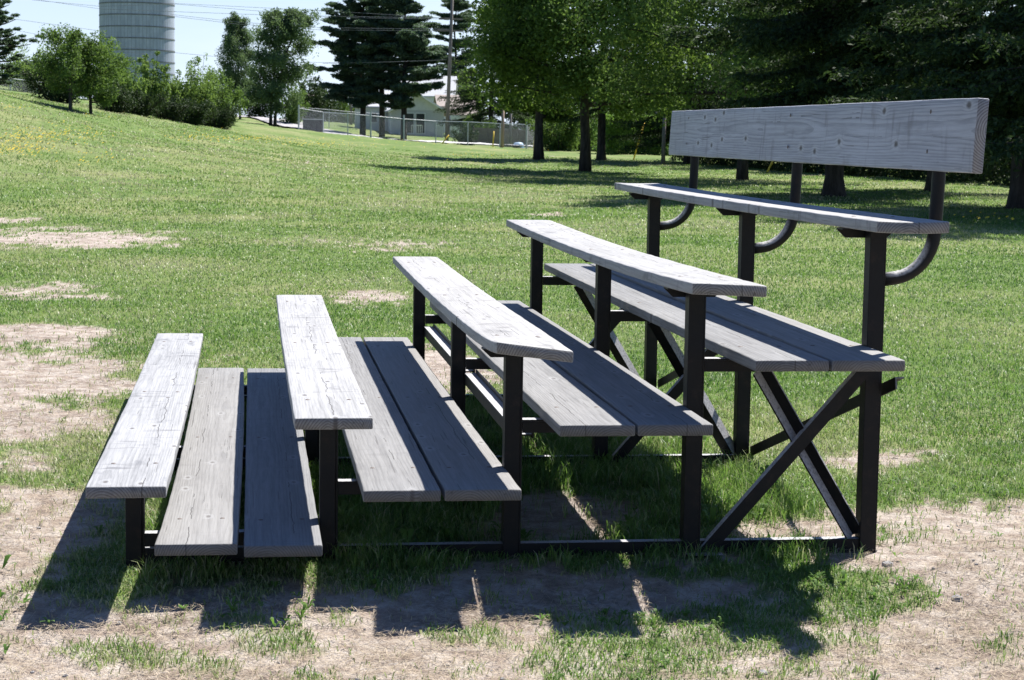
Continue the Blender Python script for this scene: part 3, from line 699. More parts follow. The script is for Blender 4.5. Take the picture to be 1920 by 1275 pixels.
def grow(mb, base, H, r0, nlimb, spread, lo=.25, seed=1, multi=1, droop=0.):
    """tapered trunk with limbs; returns twig end points"""
    rd = random.Random(seed); ends = []
    for t_ in range(multi):
        lean = Vector((rd.uniform(-.12, .12), rd.uniform(-.12, .12), 0))*(2.2 if multi > 1 else 1)
        pts = []; rad = []; b0 = Vector((0, 0, -.25))+(Vector((rd.uniform(-.25, .25), rd.uniform(-.2, .2), 0)) if multi > 1 else Vector())
        N = 9
        for i in range(N+1):
            f = i/N; pts.append(b0+Vector((0, 0, (H+.25)*f))+lean*H*f*f+Vector((rd.uniform(-1, 1), rd.uniform(-1, 1), 0))*.012*H*f)
            rad.append(r0*(1.35 if i == 0 else 1)*(1-.86*f)+.012)
        mb.tube(pts, rad, 9)
        for j in range(nlimb):
            f = lo+(1-lo)*(j+rd.random()*.8)/nlimb*.93; k = min(int(f*N), N-1); p = pts[k].lerp(pts[k+1], f*N-k)
            a = j*2.4+rd.uniform(-.5, .5); ff = (f-lo)/(1-lo); sp_ = spread*(.45+1.0*math.sin(math.pi*min(1, ff*.85+.18)))*rd.uniform(.75, 1.1)
            up_ = (.25+.75*ff)*rd.uniform(.7, 1.2)-droop
            d = Vector((math.cos(a), math.sin(a), up_)); q = p; lp = [p]; lr = [rad[k]*.5]
            for s_ in range(4):
                q = q+d*sp_/4/ (1+.3*up_)+Vector((rd.uniform(-1, 1), rd.uniform(-1, 1), rd.uniform(-.6, 1)))*sp_*.06
                lp.append(q); lr.append(rad[k]*.5*(1-(s_+1)/4.6)+.004)
                if s_ >= 1:
                    ends.append((q, sp_))
                    for _ in range(2):
                        e = q+Vector((rd.uniform(-1, 1), rd.uniform(-1, 1), rd.uniform(-.3, .9)))*sp_*.32
                        mb.tube([q, q.lerp(e, .5)+Vector((0, 0, .03)), e], [lr[-1]*.6+.003, .008, .004], 4, False); ends.append((e, sp_))
            mb.tube(lp, lr, 6, False)
        ends.append((pts[-1], spread*.6))
    return ends
def broad_tree(name, base, H, r0, spread, mat, bark, label, cat, nleaf, lsize, lo=.25, nlimb=11, seed=1, multi=1, cr_=.42, group=None, droop=0., squash=.8):
    root = empty(name, base, label, cat, group); mb = MB(); E_ = grow(mb, base, H, r0, nlimb, spread, lo, seed, multi, droop)
    mb.build('trunk', bark, root, smooth=True)
    C = np.array([e[0] for e in E_]); R = np.array([max(.22, e[1]*cr_)*(0.6+.6*random.random()) for e in E_])
    Pt = clump_pts(C, R, nleaf, squash)
    fine = vnoise(Pt[:, 0]*2.2/lsize*.12+Pt[:, 2]*1.1+seed, Pt[:, 1]*2.2/lsize*.12-Pt[:, 2]*1.3, seed)
    Pt = Pt[fine > .26]
    V = leaf_quads(Pt, lsize); link('crown', fast_mesh('crown', V, quadF(len(Pt))), mat, root); return root
def pine_tree(name, base, H, r0, span, label, seed, z0=.2, dens=1., group=None, tuft=.34, cat='tree'):
    rd = random.Random(seed); root = empty(name, base, label, cat, group); mb = MB(); C = []; N = 12
    tp = [Vector((rd.uniform(-1, 1)*.012*H*i/N, rd.uniform(-1, 1)*.012*H*i/N, -.3+(H+.3)*i/N)) for i in range(N+1)]
    mb.tube(tp, [r0*(1-.9*i/N)+.015 for i in range(N+1)], 8)
    z = H*z0; D_ = []
    while z < H*.985:
        f = z/H; ln = span*(.42+.75*math.sin(math.pi*min(1., .20+.80*(f-z0)/(1-z0))))*(1-.45*f)*1.15
        for j in range(rd.randint(3, 5)):
            a = rd.uniform(0, 6.283); l_ = ln*rd.uniform(.45, 1.15); dr = Vector((math.cos(a), math.sin(a), rd.uniform(-.02, .16)+.35*f*f))
            if rd.random() < .16: continue
            p0 = Vector((0, 0, z+rd.uniform(-.25, .25))); e = p0+dr*l_; mid = p0+dr*l_*.5-Vector((0, 0, l_*.05))
            mb.tube([p0, mid, e], [r0*.22*(1-f)+.02, .03, .012], 4, False)
            m_ = max(3, int(l_*2.4))
            for s_ in range(m_):
                g_ = .28+.75*(s_+rd.random())/m_; c = p0.lerp(e, g_)+Vector((rd.uniform(-1, 1), rd.uniform(-1, 1), 0))*l_*.17+Vector((0, 0, rd.uniform(0, .25)-.05*l_*(1-g_)))
                C.append(c); D_.append(dr)
        z += H*rd.uniform(.030, .055)
    C.append(Vector((0, 0, H))); D_.append(Vector((0, 0, 1)))
    mb.build('trunk', BARK_D, root, smooth=True)
    C = np.array(C); n = int(len(C)*130*dens); k = rng.integers(0, len(C), n); d = rng.normal(size=(n, 3)); d /= np.linalg.norm(d, axis=1)[:, None]
    Pt = C[k]+d*(rng.random(n)**.5*H*.032)[:, None]*np.array([1.35, 1.35, .42])
    dirs = np.array(D_)[k]+rng.normal(size=(n, 3))*.5+np.array([0, 0, .25])
    V = leaf_quads(Pt, tuft, .4, .3, dirs); link('crown', fast_mesh('crown', V, quadF(n)), L_PINE, root); return root
def spruce_tree(name, base, H, r0, span, label, seed, z0=2.2, step=.2, twig=.42, dens=1., group=None, mat=None, cat='tree', flare=1.7):
    rd = random.Random(seed); root = empty(name, base, label, cat, group); mb = MB()
    mb.tube([(0, 0, -.2), (0, 0, .12), (0, 0, .5), (0, 0, H*.5), (0, 0, H)], [r0*flare, r0*1.25, r0, r0*.6, .03], 14)
    S = []; DD = []
    z = z0
    while z < H*.97:
        f = (z-z0)/(H-z0); ln = span*(1-f)**.8*(.8 if f < .06 else 1.)+.25
        for j in range(4 if f < .6 else 3):
            a = rd.uniform(0, 6.283); l_ = ln*rd.uniform(.65, 1.12); ca, sa = math.cos(a), math.sin(a); pts = []
            for s_ in range(6):
                t = s_/5; pts.append(Vector((ca*l_*t, sa*l_*t, z-.42*l_*t**1.3*(1-f)+.22*l_*t**3)))
            mb.tube(pts, [r0*.14*(1-f)+.015, .03, .022, .016, .01, .005], 5, False)
            nt_ = int(l_*9*dens)+3
            for q in range(nt_):
                t = .12+.88*(q+rd.random())/nt_; i = min(int(t*5), 4); p = pts[i].lerp(pts[i+1], t*5-i)
                for sd in (-1, 1):
                    ang_ = a+sd*rd.uniform(.5, 1.15); tl = twig*l_/3*rd.uniform(.6, 1.3)*(1.25-t*.75)+.12
                    dv = Vector((math.cos(ang_), math.sin(ang_), rd.uniform(-.75, -.08))); 
                    m_ = max(2, int(tl/.10))
                    for u in range(m_):
                        S.append(p+dv*tl*(u+.5)/m_+Vector((0, 0, -.12*tl*((u+.5)/m_)**2))); DD.append(dv)
                S.append(p); DD.append(Vector((ca, sa, -.2)))
        z += step*(.7+.6*rd.random())*(1+.8*f)
    mb.build('trunk', BARK_D, root, smooth=True)
    S = np.array(S); DD = np.array(DD); S = np.repeat(S, 2, 0)+rng.normal(size=(len(S)*2, 3))*.035; DD = np.repeat(DD, 2, 0)+rng.normal(size=(len(S), 3))*.45
    V = leaf_quads(S, .17, .1, .34, DD); link('crown', fast_mesh('crown', V, quadF(len(S))), mat or L_SPRUCE, root); return root
def shrub(name, base, H, R, mat, label, nleaf, lsize, seed, cat='shrub', group=None, top=1., stems=7):
    rd = random.Random(seed); root = empty(name, base, label, cat, group); mb = MB(); C = []; Rr = []
    for i in range(stems*3):
        a = rd.uniform(0, 6.283); q = rd.random()**.6*R*.8; h_ = H*rd.uniform(.45, 1.)*(1-.35*(q/R)**2)
        e = Vector((math.cos(a)*q, math.sin(a)*q, h_)); m_ = Vector((e.x*.6, e.y*.6, h_*.5))
        mb.tube([(e.x*.25, e.y*.25, -.15), m_, e], [.03, .02, .006], 4, False)
        for s_ in range(6):
            f = .12+.88*s_/5; c = Vector((e.x*.25, e.y*.25, 0)).lerp(m_, f*2) if f < .5 else m_.lerp(e, f*2-1); C.append(c); Rr.append(R*.36*(1.15-.75*f*top)*rd.uniform(.7, 1.2))
    mb.build('stems', BARK_D, root)
    Pt = clump_pts(np.array(C), np.array(Rr), nleaf, 1.05); Pt = Pt[Pt[:, 2] > -.05]; fn = vnoise(Pt[:, 0]*2.4+Pt[:, 2]*1.5+seed, Pt[:, 1]*2.4-Pt[:, 2]*1.7, seed); Pt = Pt[fn > .22]
    link('foliage', fast_mesh('foliage', leaf_quads(Pt, lsize), quadF(len(Pt))), mat, root); return root
def mpx(D): return D/FPX          # metres per photo pixel at depth D

# ------------------------------------------------------------------ trees: middle ground, right
def on(px, py, D0=20): return hit(px, py, D0)
def tree_at(px, py): P, D = hit(px, py, 20); return P, D
P, D = tree_at(1097, 321)
broad_tree('maple_tree', P, 12.5, .22, 3.0, L_MAPLE, BARK_D, 'leafy green tree with low crown, in front of the others left of the bleacher backrest', 'tree', 130000, .16, .22, 26, 3, droop=.25, cr_=.36)
P, D = tree_at(1010, 299)
broad_tree('maple_tree', P, 12., .25, 2.0, L_MAPLE, BARK_D, 'leafy tree beside the right end of the chain-link fence, shading the lawn', 'tree', 90000, .18, .2, 22, 8, droop=.2, cr_=.36)
P, D = tree_at(1127, 301)
spruce_tree('spruce_tree', P, 15, .24, 3.9, 'dark conifer standing just right of and behind the leafy tree in front of the hedge', 5, 2.9, .32, .42, .8)
P, D = tree_at(1392, 337)
broad_tree('maple_tree', P, 12, .19, 4.6, L_BROAD, BARK_D, 'leafy tree whose trunk shows below the middle of the backrest board', 'tree', 110000, .15, .25, 24, 12, droop=.3, cr_=.36)
P, D = tree_at(1563, 367)
spruce_tree('spruce_tree', P, 18, .27, 4.9, 'dark spruce with a thick flared trunk seen just under the backrest board', 21, 2.35, .17, .45, 1.1)
P, D = tree_at(1912, 392)
spruce_tree('spruce_tree', P, 17, .26, 4.6, 'large dark spruce with its trunk cut by the right edge of the photo', 22, 2.5, .17, .45, 1.1)
more = [(1750, 60, 'dark spruce between the thick trunk and the right edge, above the backrest end', 19, 5.2, 23), (1290, 105, 'dark spruce behind the left end of the backrest board', 17, 5, 24),
        (1480, 100, 'dark spruce far behind the middle of the backrest board', 17, 5.2, 25), (1640, 92, 'dark spruce in the back row above the right half of the backrest', 17, 5, 26), (1860, 84, 'dark spruce in the back row at upper right', 16, 5, 27),
        (920, 165, 'dark conifer behind the tan wooden pole at the fence end', 17, 4.6, 28)]
for (px, D, lab, H, sp_, sd) in more:
    spruce_tree('spruce_tree', gp(px, D), H, .22, sp_, lab, sd, 2.4 if D < 90 else 1.6, .30, .45, .75)
spruce_tree('spruce_tree', gp(2130, 41), 18, .25, 5.2, 'spruce just outside the right edge whose shadow crosses the lawn', 31, 2.3, .28, .45, .8)

# ------------------------------------------------------------------ trees: hill and far
P, D = tree_at(170, 213)
broad_tree('young_maple_tree', P, 2.6, .07, .9, L_BROAD, BARK_D, 'small round leafy tree, the nearer right-hand of the pair at left on the hill crest', 'tree', 16000, .10, .25, 12, 41, cr_=.42)
P, D = tree_at(132, 207)
broad_tree('young_maple_tree', P, 2.95, .08, 1.1, L_BROAD, BARK, 'small leafy tree with a pale stump-like trunk, left of the pair on the hill crest', 'tree', 16000, .10, .25, 12, 42, cr_=.42)
P, D = tree_at(450, 224)
broad_tree('poplar_tree', P, 194*mpx(D), .09, 1.35, L_GREYG, BARK_D, 'slim leafy tree with dark trunk, left one of the tall pair by the gravel road', 'tree', 52000, .14, .14, 24, 51, cr_=.5)
P, D = tree_at(512, 236)
broad_tree('poplar_tree', P, 210*mpx(D), .10, 1.35, L_GREYG, BARK_D, 'forked leafy tree, right one of the tall pair by the gravel road', 'tree', 48000, .14, .14, 15, 52, multi=2, cr_=.5)
spr = [(110, 200, 96, 3.0, 2.2, L_DARK, 'dark low thicket behind the pair of small trees on the hill'), (235, 213, 104, 2.6, 1.7, L_SHRUB, 'light green shrub in front of the silo base, left one'), (285, 216, 108, 3.6, 1.3, L_SHRUB, 'tall thin shrub poking up in front of the silo'),
       (330, 220, 110, 2.9, 1.8, L_SHRUB, 'light green shrub at the right foot of the silo'), (372, 224, 112, 3.9, 2.1, L_SHRUB, 'bushy green shrub midway between silo and tall pair'), (415, 227, 114, 3.3, 2.0, L_BROAD, 'green shrub just left of the tall pair of trees'),
       (60, 190, 120, 3.0, 3.0, L_SHRUB, 'hedge-like bush behind the wire fence at far left'), (190, 205, 120, 3.0, 2.4, L_BROAD, 'green bush behind the small trees, left of the silo')]
for i, (px, py, D, H, R, mt, lab) in enumerate(spr):
    shrub('shrub', gp(px, D), H, R, mt, lab, 9000, .13, 60+i)
for i, (px, D, w_) in enumerate(((260, 99, 0), (310, 102, 0), (360, 106, 0), (405, 109, 0), (210, 96, 0))):
    shrub('shrub', gp(px, D), 1.35, 1.7, L_DARK, ['dark low juniper below the left silo shrub', 'dark low juniper under the tall thin shrub', 'dark low juniper below the bushy midway shrub', 'dark low juniper nearest the tall pair of trees', 'dark low juniper beside the small hill trees'][i], 7000, .11, 80+i, 'bush')
shrub('shrub', gp(222, 97), 1.1, .55, L_ORANGE, 'small rust-orange shrub between the small trees and the silo shrubs', 1500, .1, 90)
shrub('shrub', gp(545, 185), 4.4, 2.4, L_BROAD, 'green bush behind the right one of the tall pair', 5000, .2, 91)
P = gp(-12, 88)
pine_tree('pine_tree', P, 118*mpx(88)+1.2, .10, 1.55, 'pine with tufted boughs cut by the left edge of the photo', 95, .1, 1., tuft=.22)
for i, (px, D, top, sp_, lab) in enumerate(((680, 168, -40, 4.4, 'tall white pine with wide ragged boughs, left of the three behind the fence'), (716, 172, -75, 4.1, 'tall white pine, middle of the three behind the fence'), (757, 165, -35, 3.9, 'tall white pine, right of the three behind the fence'), (852, 255, 0, 4.9, 'pointed conifer behind the tall utility pole'))):
    b = gp(px, D); _, pb, _ = proj(b); pine_tree('pine_tree', b, (pb-top)*mpx(D), .27, sp_, lab, 100+i, .2 if i < 3 else .12, 1.25, tuft=.4)
bgd = [(598, 235, 6.5, 4, 'dark round tree far behind the left white pine'), (640, 245, 5., 4.5, 'dark bush far behind the white pines'), (790, 300, 5, 4, 'far green tree between the pines and the utility pole'), (885, 240, 8, 4, 'light green tree behind the tan roofed house'),
       (20, 190, 4.5, 5, 'far green tree at the left edge'), (110, 210, 4.2, 5, 'far green tree behind the small hill trees'), (480, 260, 7., 5, 'far tree behind the tall pair'), (395, 250, 6, 5, 'far tree right of the silo')]
for i, (px, D, H, R, lab) in enumerate(bgd):
    shrub('background_tree', gp(px, D), H, R, L_BROAD if i % 2 else L_DARK, lab, 7000, .3, 120+i, 'tree')
# bushes and hedge behind the right-hand trees
hx = [(1045, 128, 3.2, 2.6), (1085, 132, 3.4, 2.6), (1130, 136, 3.6, 2.8)]
for i, (px, D, H, R) in enumerate(hx): shrub('shrub', gp(px, D), H, R, L_BROAD, ['dark green bush just right of the fence end', 'dark green bush behind the front leafy tree', 'dark green bush at the left end of the clipped hedge'][i], 12000, .15, 140+i, 'bush')
def hedge(px0, px1, D0, D1, H, dep, mat, label, n, ls):
    a = gp(px0, D0); b = gp(px1, D1); root_l = Vector(a); d = Vector(b)-root_l; l_ = d.length; t = d.normalized(); s_ = Vector((-t.y, t.x, 0))
    u = rng.random(n)*l_; face = rng.random(n); v = rng.random(n); hh = rng.random(n)
    yy = np.where(face < .5, rng.normal(0, .1, n), v*dep); z_ = np.where(face < .5, hh*H, H+rng.normal(0, .1, n)); z_ = z_+(vnoise(u*1.1, v*0, 5)-.5)*.35*z_/H; yy = yy+(vnoise(u*2, z_*2, 7)-.5)*.5
    inner = rng.random(n) < .2; z_ = np.where(inner, hh*H, z_); yy = np.where(inner, v*dep, yy)
    gz_ = terr(root_l.x+t.x*u, root_l.y+t.y*u)
    Pt = np.stack([t.x*u+s_.x*yy, t.y*u+s_.y*yy, gz_-root_l.z+z_], 1)
    o = link('hedge', fast_mesh('hedge', leaf_quads(Pt, ls), quadF(n)), mat, None, root_l); tag(o, label, 'hedge'); return o
hedge(1130, 1262, 122, 124, 2.35, 2., L_HEDGE, 'clipped bright green hedge behind the yellow guy guard', 30000, .13)
hedge(1262, 2150, 110, 62, 3.4, 3., L_DARK, 'long dark hedge running behind the spruces at right', 120000, .15)
for i, (px, D, H, R) in enumerate(((1330, 135, 8, 5), (1420, 128, 9, 5), (1560, 120, 9, 5), (1690, 112, 9, 5), (1800, 100, 9, 5), (1920, 92, 9, 5), (2040, 85, 9, 5), (1210, 160, 9, 6), (1110, 175, 10, 6), (1010, 185, 9, 5))):
    shrub('background_tree', gp(px, D), H, R, L_DARK, 'dense dark tree filling the background ' + ['behind the left end of the backrest', 'above the left half of the backrest', 'above the middle of the backrest', 'above the right half of the backrest', 'above the right end of the backrest', 'at the right edge of the photo', 'just past the right edge of the photo', 'behind the clipped hedge', 'behind the front leafy tree', 'behind the tree at the fence end'][i], 16000, .3, 160+i, 'tree', stems=9)

# ------------------------------------------------------------------ silo
D = 268.; ct = gp(258, D); Rs = 69*mpx(D)*1.0
root = empty('silo', ct, 'tall round grey concrete stave silo with hoop bands behind the shrubs', 'silo')
m = NT('concrete_staves'); tc = m.n('ShaderNodeTexCoord').outputs['Object']
sx = m.n('ShaderNodeSeparateXYZ'); m.l(tc, sx.inputs[0]); angn = m.math('ARCTAN2', sx.outputs[1], sx.outputs[0])
stv = m.math('FRACT', m.math('MULTIPLY', angn, 64/6.2832)); ln_ = m.math('MULTIPLY', m.math('LESS_THAN', stv, .2), .75)
hn = m.math('FRACT', m.math('MULTIPLY', sx.outputs[2], 1/.52)); ln2 = m.math('MULTIPLY', m.math('LESS_THAN', hn, .1), .2)
f = m.noise(m.vmul(tc, (1, 1, .3)), 1.6, 5, .65)
c = m.mix(m.ramp(f, .3, .7), (.29, .33, .40), (.40, .445, .53)); c = m.mix(m.math('MAXIMUM', ln_, ln2), c, (.26, .28, .31)); m.base(c, .9, .2)
HB = 21*mpx(D); Hs = HB*20
V = []; nseg = 96; rows = [(-1, Rs*1.01), (Hs, Rs*1.02)]
mb = MB().tube([(0, 0, -1), (0, 0, Hs)], Rs, 96); o = mb.build('wall', m.m, root, smooth=False)
_, pyb, _ = proj(ct)
BAND = mat_simple('band_concrete', (.12, .13, .14), (.20, .21, .22), 3, .8)
for k in range(16):
    zc = (ct[2]*0)+(pyb-(118+21.3*2-21.3*k))*mpx(D)
    if zc < .3: continue
    MB().tube([(0, 0, zc-.08), (0, 0, zc+.08)], Rs+.05, 96, True).build('hoop_band', BAND, root)

# ------------------------------------------------------------------ road and path, draped on the ground
def strip(name, left, right, mat, kind='structure', sub=24, lift=.16):
    """left/right: lists of (px, D)"""
    Lp_ = [gp(*q) for q in left]; Rp_ = [gp(*q) for q in right]
    def res_(Q):
        out = []
        for i in range(len(Q)-1):
            for k in range(sub): out.append(Q[i]+(Q[i+1]-Q[i])*k/sub)
        out.append(Q[-1]); return np.array(out)
    A = res_(Lp_); B = res_(Rp_); V = []
    for k in range(9):
        P_ = A+(B-A)*k/8; P_[:, 2] = terr(P_[:, 0], P_[:, 1])+lift; V.append(P_)
    n = len(A); V = np.concatenate(V); i = (np.arange(8)[:, None]*n+np.arange(n-1)[None]).ravel()
    o = link(name, fast_mesh(name, V, np.stack([i, i+1, i+1+n, i+n], 1), smooth=True), mat); tag(o, kind=kind); return o
GRAV = mat_simple('grey_gravel', (.26, .25, .26), (.36, .35, .35), 1.5, .95)
CONC = mat_simple('pale_concrete', (.46, .45, .44), (.55, .54, .53), 1.2, .9)
strip('gravel_road', [(430, 205), (560, 165), (610, 149), (640, 143), (697, 140)], [(430, 225), (560, 190), (640, 170), (690, 152), (700, 145)], GRAV)
strip('path', [(560, 141), (700, 142), (830, 145), (1000, 141), (1130, 133)], [(560, 144), (700, 146), (830, 149.5), (1000, 145), (1130, 137)], CONC, lift=.2)

# ------------------------------------------------------------------ chain link fence
def chain_fence(root_name, label, pts, H, postlab=None, group=None, dark=()):
    """pts: list of (px, D, extra height)"""
    G = [gp(p[0], p[1]) for p in pts]; root = empty(root_name, G[0], label, 'fence', group); o0 = G[0]
    for i, g_ in enumerate(G):
        r = .06 if i in dark else .038
        MB().tube([g_-o0+np.array([0, 0, -.2]), g_-o0+np.array([0, 0, H+pts[i][2]])], r, 8).build('fence_post', GALV, root)
    wv = []; wf = []; c = 0
    for i in range(len(G)-1):
        a = G[i]-o0; b = G[i+1]-o0; l_ = np.linalg.norm((b-a)[:2]); ta = a+[0, 0, H]; tb = b+[0, 0, H]
        MB().tube([ta, tb], .028, 6).build('top_rail', GALV, root)
        n = int(l_/.11)
        for s_ in (0, 1):
            for k in range(-int(H/.11), n):
                f0 = k*.11; f1 = f0+H; z0_, z1_ = 0., H
                if f0 < 0: z0_ = -f0; f0 = 0.
                if f1 > l_: z1_ = H-(f1-l_); f1 = l_
                if z1_ <= z0_: continue
                if s_: z0_, z1_ = H-z0_, H-z1_
                p = a+(b-a)*f0/l_+[0, 0, z0_+.03]; q = a+(b-a)*f1/l_+[0, 0, z1_+.0]; dv = q-p; nn = np.array([-dv[1], dv[0], 0]); nn = nn/np.linalg.norm(nn)*.004; w_ = np.array([0, 0, .0045])
                wv += [p-w_, p+nn, p+w_, q-w_, q+nn, q+w_]; wf += [(c, c+1, c+4, c+3), (c+1, c+2, c+5, c+4), (c+2, c, c+3, c+5)]; c += 6
    link('wire_mesh', fast_mesh('wire_mesh', np.array(wv), np.array(wf)), GALV, root); return root
chain_fence('chain_link_fence', 'galvanised chain-link fence along the far side of the field', [(652, 139, 0), (695, 139.5, .35), (757, 141, .3), (817, 143, 0), (877, 141, 0), (937, 139, 0), (987, 136, .25), (1003, 133, 0)], 1.72, dark=(1, 2, 6))
chain_fence('chain_link_fence', 'chain-link fence with gate bars rising along the gravel road', [(560, 142, .25), (606, 143, 0), (652, 139.8, .1)], 1.75, dark=(0,))
chain_fence('chain_link_fence', 'farther chain-link fence behind the gravel road', [(560, 185, .1), (617, 186, .1), (668, 187, .1), (715, 190, 0)], 1.75)
chain_fence('chain_link_fence', 'low wire fence on the hill behind the left pine', [(-30, 112, 0), (20, 115, 0), (70, 118, 0), (120, 121, 0), (170, 124, 0)], .75)
a = at(568, 240, 144); b = at(606, 243, 144)
root = empty('electrical_box', gp(587, 144), 'dark rectangular box on the fence beside the gravel road', 'box'); g0 = gp(587, 144)
wq = 38*mpx(144)/2; MB().box((-wq, -.25, .12), (wq, .25, 1.1)).build('body', DARKBOX, root, .02)
MB().box((-wq-.04, -.3, 1.103), (wq+.04, .3, 1.16)).build('lid', GALV, root, .01)

# ------------------------------------------------------------------ poles and cables
def pole(px, D, pyt, r, mat, label, name='utility_pole', lean=0.):
    g_ = gp(px, D); _, pb, _ = proj(g_); H = (pb-pyt)*mpx(D); root = empty(name, g_, label, 'pole')
    MB().tube([(0, 0, -.4), (lean*H*.5, 0, H*.5), (lean*H, 0, H)], [r, r*.85, r*.7], 12).build('shaft', mat, root, smooth=True); return root, H
r_, H_ = pole(837, 152, -30, .16, POLEW, 'tall grey wooden utility pole with cross arms in front of the houses', lean=.03)
for py_, wd_ in ((36, 28), (58, 30)):
    P = at(850, py_, 152)-np.array(r_.location); MB().box((P[0]-wd_*mpx(152), P[1]-.35, P[2]-.07), (P[0]+wd_*mpx(152)*.6, P[1]-.24, P[2]+.07)).build('cross_arm', POLEW, r_)
pole(658, 212, 135, .18, POLEW, 'thin dark utility pole under the left white pine')
pole(941, 131, 205, .13, POLEL, 'short tan wooden pole in front of the fence right part', 'wooden_pole', .02)
pole(957, 150, 214, .12, POLEW, 'pale bare pole behind the fence, right of the tan pole', 'wooden_pole')
pole(1243, 100, 218, .12, POLEW, 'grey pole at the right end of the clipped hedge', 'wooden_pole', .01)
def guard(px0, py0, px1, py1, D, label):
    a = at(px0, py0, D); b = at(px1, py1, D); z_ = tz(a[0], a[1]); root = empty('guy_guard', (a[0], a[1], z_), label, 'guy wire guard')
    o_ = np.array([a[0], a[1], z_]); MB().tube([np.array([0, 0, -.05]), b-o_], .045, 8).build('sleeve', YEL, root, smooth=True); d = (b-o_); MB().tube([b-o_, b-o_+d*1.2], .010, 5).build('guy_wire', CABLE, root)
guard(1188, 290, 1208, 229, 108, 'long yellow guy wire guard leaning in front of the clipped hedge')
guard(826, 270, 842, 253, 141, 'yellow guy guard at the foot of the tall utility pole, steeply slanted')
guard(924, 275, 926, 246, 133, 'upright yellow guy guard left of the tan pole')
guard(1000, 262, 1004, 244, 135, 'yellow guard beside the trunk at the fence end')
guard(1437, 318, 1450, 300, 88, 'short yellow guard peeking below the backrest board')
def cable(pts, label, r=.02):
    Q = [at(*p) for p in pts]; out = []
    P0, P1 = Q[0], Q[-1]
    for i in range(len(Q)-1):
        for k in range(12): out.append(Q[i]+(Q[i+1]-Q[i])*k/12)
    out.append(Q[-1]); o0 = out[0]; o = MB().tube([p-o0 for p in out], r, 5, False).build('power_line', CABLE, None, loc=o0); tag(o, label, 'power line', 'overhead power lines')
W1 = [([(60, -2, 190), (190, 17, 186), (640, 33, 165), (850, 36, 152)], 'upper cable crossing the silo top to the pole'), ([(300, 5, 190), (640, 22, 165), (850, 35, 152)], 'highest cable right of the silo'),
      ([(60, 0, 188), (190, 12, 186), (320, 7, 180), (600, 30, 165), (845, 34, 151)], 'second upper cable above the tall pair of trees'),
      ([(0, 32, 200), (187, 58, 190)], 'cable left of the silo, upper one'), ([(320, 30, 180), (443, 45, 172), (600, 56, 165), (850, 58, 152)], 'lower cable pair, upper line from silo to the pole'), ([(320, 27, 178), (443, 41, 172), (600, 52, 165), (850, 55, 151)], 'lower cable pair, thinner line from silo to the pole'),
      ([(20, 55, 200), (110, 72, 195), (320, 98, 190), (500, 115, 180), (640, 118, 170)], 'low cable passing in front of the tall pair'), ([(55, 76, 200), (115, 82, 196), (310, 106, 190)], 'lowest cable left of the silo'), ([(605, 119, 168), (700, 117, 160), (793, 114, 154), (838, 112, 152)], 'low cable across the white pines')]
for pts, lab in W1: cable(pts, lab, .016)

# ------------------------------------------------------------------ houses
def house(px, D, w_, dep, h_, rise, ang_, wall, roofm, label, gable_front=True, name='house', windows=(), door=None, lift=0.):
    g_ = gp(px, D); g_ = g_+np.array([0, 0, lift]); root = empty(name, g_, label, 'house'); root.rotation_euler = (0, 0, -YAW+ang_)
    MB().box((-w_/2, 0, -.8), (w_/2, dep, h_)).build('wall', wall, root)
    o_ = .35
    if gable_front:
        MB().prism([(-w_/2, h_+.002), (w_/2, h_+.002), (0, h_+rise-.06)], 1, .0, dep).build('gable', SIDING, root)
        for s_ in (-1, 1): MB().prism([(0, h_+rise), (0, h_+rise+.14), (s_*(w_/2+o_), h_+.14-o_*rise/w_*2), (s_*(w_/2+o_), h_-o_*rise/w_*2)], 1, -.45, dep+.3).build('roof', roofm, root)
        MB().prism([(-w_/2-o_, h_-.1-o_*rise/w_*2), (0, h_+rise-.05), (w_/2+o_, h_-.1-o_*rise/w_*2), (w_/2+o_, h_+.06-o_*rise/w_*2), (0, h_+rise+.12), (-w_/2-o_, h_+.06-o_*rise/w_*2)], 1, -.5, -.455).build('bargeboard', WHITE, root)
    else:
        for s_ in (0, 1):
            y0, y1 = (-o_, dep/2) if s_ == 0 else (dep+o_, dep/2)
            MB().prism([(y0, h_-.1), (y1, h_+rise), (y1, h_+rise+.14), (y0, h_+.04)], 0, -w_/2-.3, w_/2+.3).build('roof', roofm, root)
        MB().prism([(0, h_+.002), (dep, h_+.002), (dep/2, h_+rise-.05)], 0, -w_/2, w_/2).build('gable', SIDING, root)
    for (x_, z_, ww, hh) in windows:
        f = MB().box((x_-ww/2-.08, -.05, z_-.08), (x_+ww/2+.08, -.002, z_+hh+.08)).build('window', WHITE, root); MB().box((x_-ww/2, -.07, z_), (x_+ww/2, -.052, z_+hh)).build('pane', GLASS, f)
    if door: x_, ww, hh = door; MB().box((x_-ww/2, -.05, 0), (x_+ww/2, -.002, hh)).build('door', WHITE, root)
    return root
K = mpx(185)
h1 = house(783, 185, 98*K, 11, 2.45, 1.5, .12, BRICKW, SHING_G, 'low grey brick house with wide pale gable and white railing behind the fence', True, windows=((-.9, .25, 1.0, 1.85), (.25, .25, .8, 1.85)), door=(3.6, .9, 2.0))
for x0_, n_b in ((-.1-.6, 6), (1.6, 7)):
    mb = MB().box((x0_, -1.6, .95), (x0_+n_b*.17, -1.54, 1.02))
    for k in range(n_b+1): mb.box((x0_+k*.17-.02, -1.59, .05), (x0_+k*.17+.02, -1.55, .948))
    mb.build('railing', WHITE, h1)
house(695, 192, 62*K, 8, 2.3, 1.6, .05, SIDING, SHING_G, 'grey shed-like house behind the white pines', False, windows=((.3, .8, .6, .9),))
house(800, 225, 118*K, 10, 3.6, 2.4, .0, SIDING, SHING_G, 'larger grey roofed house behind the low gabled house', False)
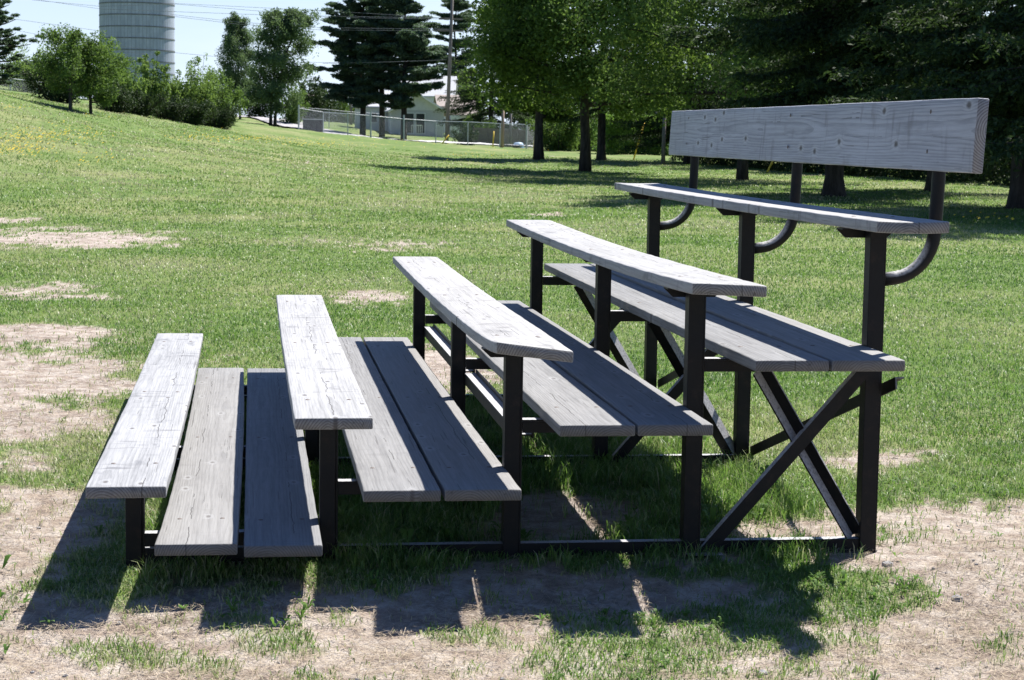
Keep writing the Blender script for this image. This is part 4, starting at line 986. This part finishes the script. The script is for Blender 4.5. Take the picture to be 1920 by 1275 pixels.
house(868, 190, 46*K, 8, 2.2, 1.4, .1, SIDING, SHING_B, 'small house with tan shingle roof right of the utility pole', False, windows=((-.2, .8, .7, .8),))
house(842, 205, 40*K, 8, 2.8, 1.2, .1, SIDING, SHING_B, 'brownish roofed house peeking left of the utility pole foot', False)
house(573, 240, 44*mpx(240), 6, 2.6, .8, .05, TANW, SHING_B, 'tan walled building behind the gravel road bend', False)
house(1318, 150, 60*mpx(150), 8, 3.6, 1.9, .2, WHITE, SHING_G, 'pale house glimpsed through leaves behind the backrest left end', True, windows=((0, 1.2, .9, 1.),))
# board fence + covered blue thing
ga = gp(888, 158); gb = gp(1000, 152); root = empty('board_fence', ga, 'brown vertical board fence beyond the chain-link right of the houses', 'fence')
nb = 60; fv = MB()
for k in range(nb):
    p = (gb-ga)*k/nb; q = (gb-ga)*(k+.9)/nb; fv.add([(p[0], p[1], p[2]-.2), (q[0], q[1], q[2]-.2), (q[0], q[1]+.03, q[2]-.2), (p[0], p[1]+.03, p[2]-.2), (p[0], p[1], p[2]+1.35), (q[0], q[1], q[2]+1.35), (q[0], q[1]+.03, q[2]+1.35), (p[0], p[1]+.03, p[2]+1.35)], [(0, 3, 2, 1), (4, 5, 6, 7), (0, 1, 5, 4), (1, 2, 6, 5), (2, 3, 7, 6), (3, 0, 4, 7)])
fv.build('boards', FENCEW, root)
for k in (0, 15, 30, 45): p = (gb-ga)*k/nb; MB().box((p[0]-.06, p[1]+.04, p[2]-.2), (p[0]+.06, p[1]+.16, p[2]+1.45)).build('fence_post', FENCEW, root)
g_ = gp(972, 146); root = empty('wading_pool', g_, 'small pale blue upturned plastic pool beyond the fence, by the pale pole', 'pool')
mb = MB(); mb.tube([(0, 0, 0), (0, 0, .25), (0, 0, .42), (0, 0, .45)], [.45, .42, .3, .1], 18); mb.build('shell', BLUE, root, smooth=True)
MB().tube([(0, 0, -.01), (0, 0, .03)], .5, 18).build('rim', BLUE, root)
shrub('shrub', gp(872, 151), 1.5, 1.6, L_DARK, 'dark bush in front of the tan-roofed house', 3000, .15, 200, 'bush')
shrub('shrub', gp(905, 160), 2.4, 2.2, L_BROAD, 'green bush at the left end of the brown board fence', 5000, .17, 201, 'bush')
# pale stone lying under the third riser
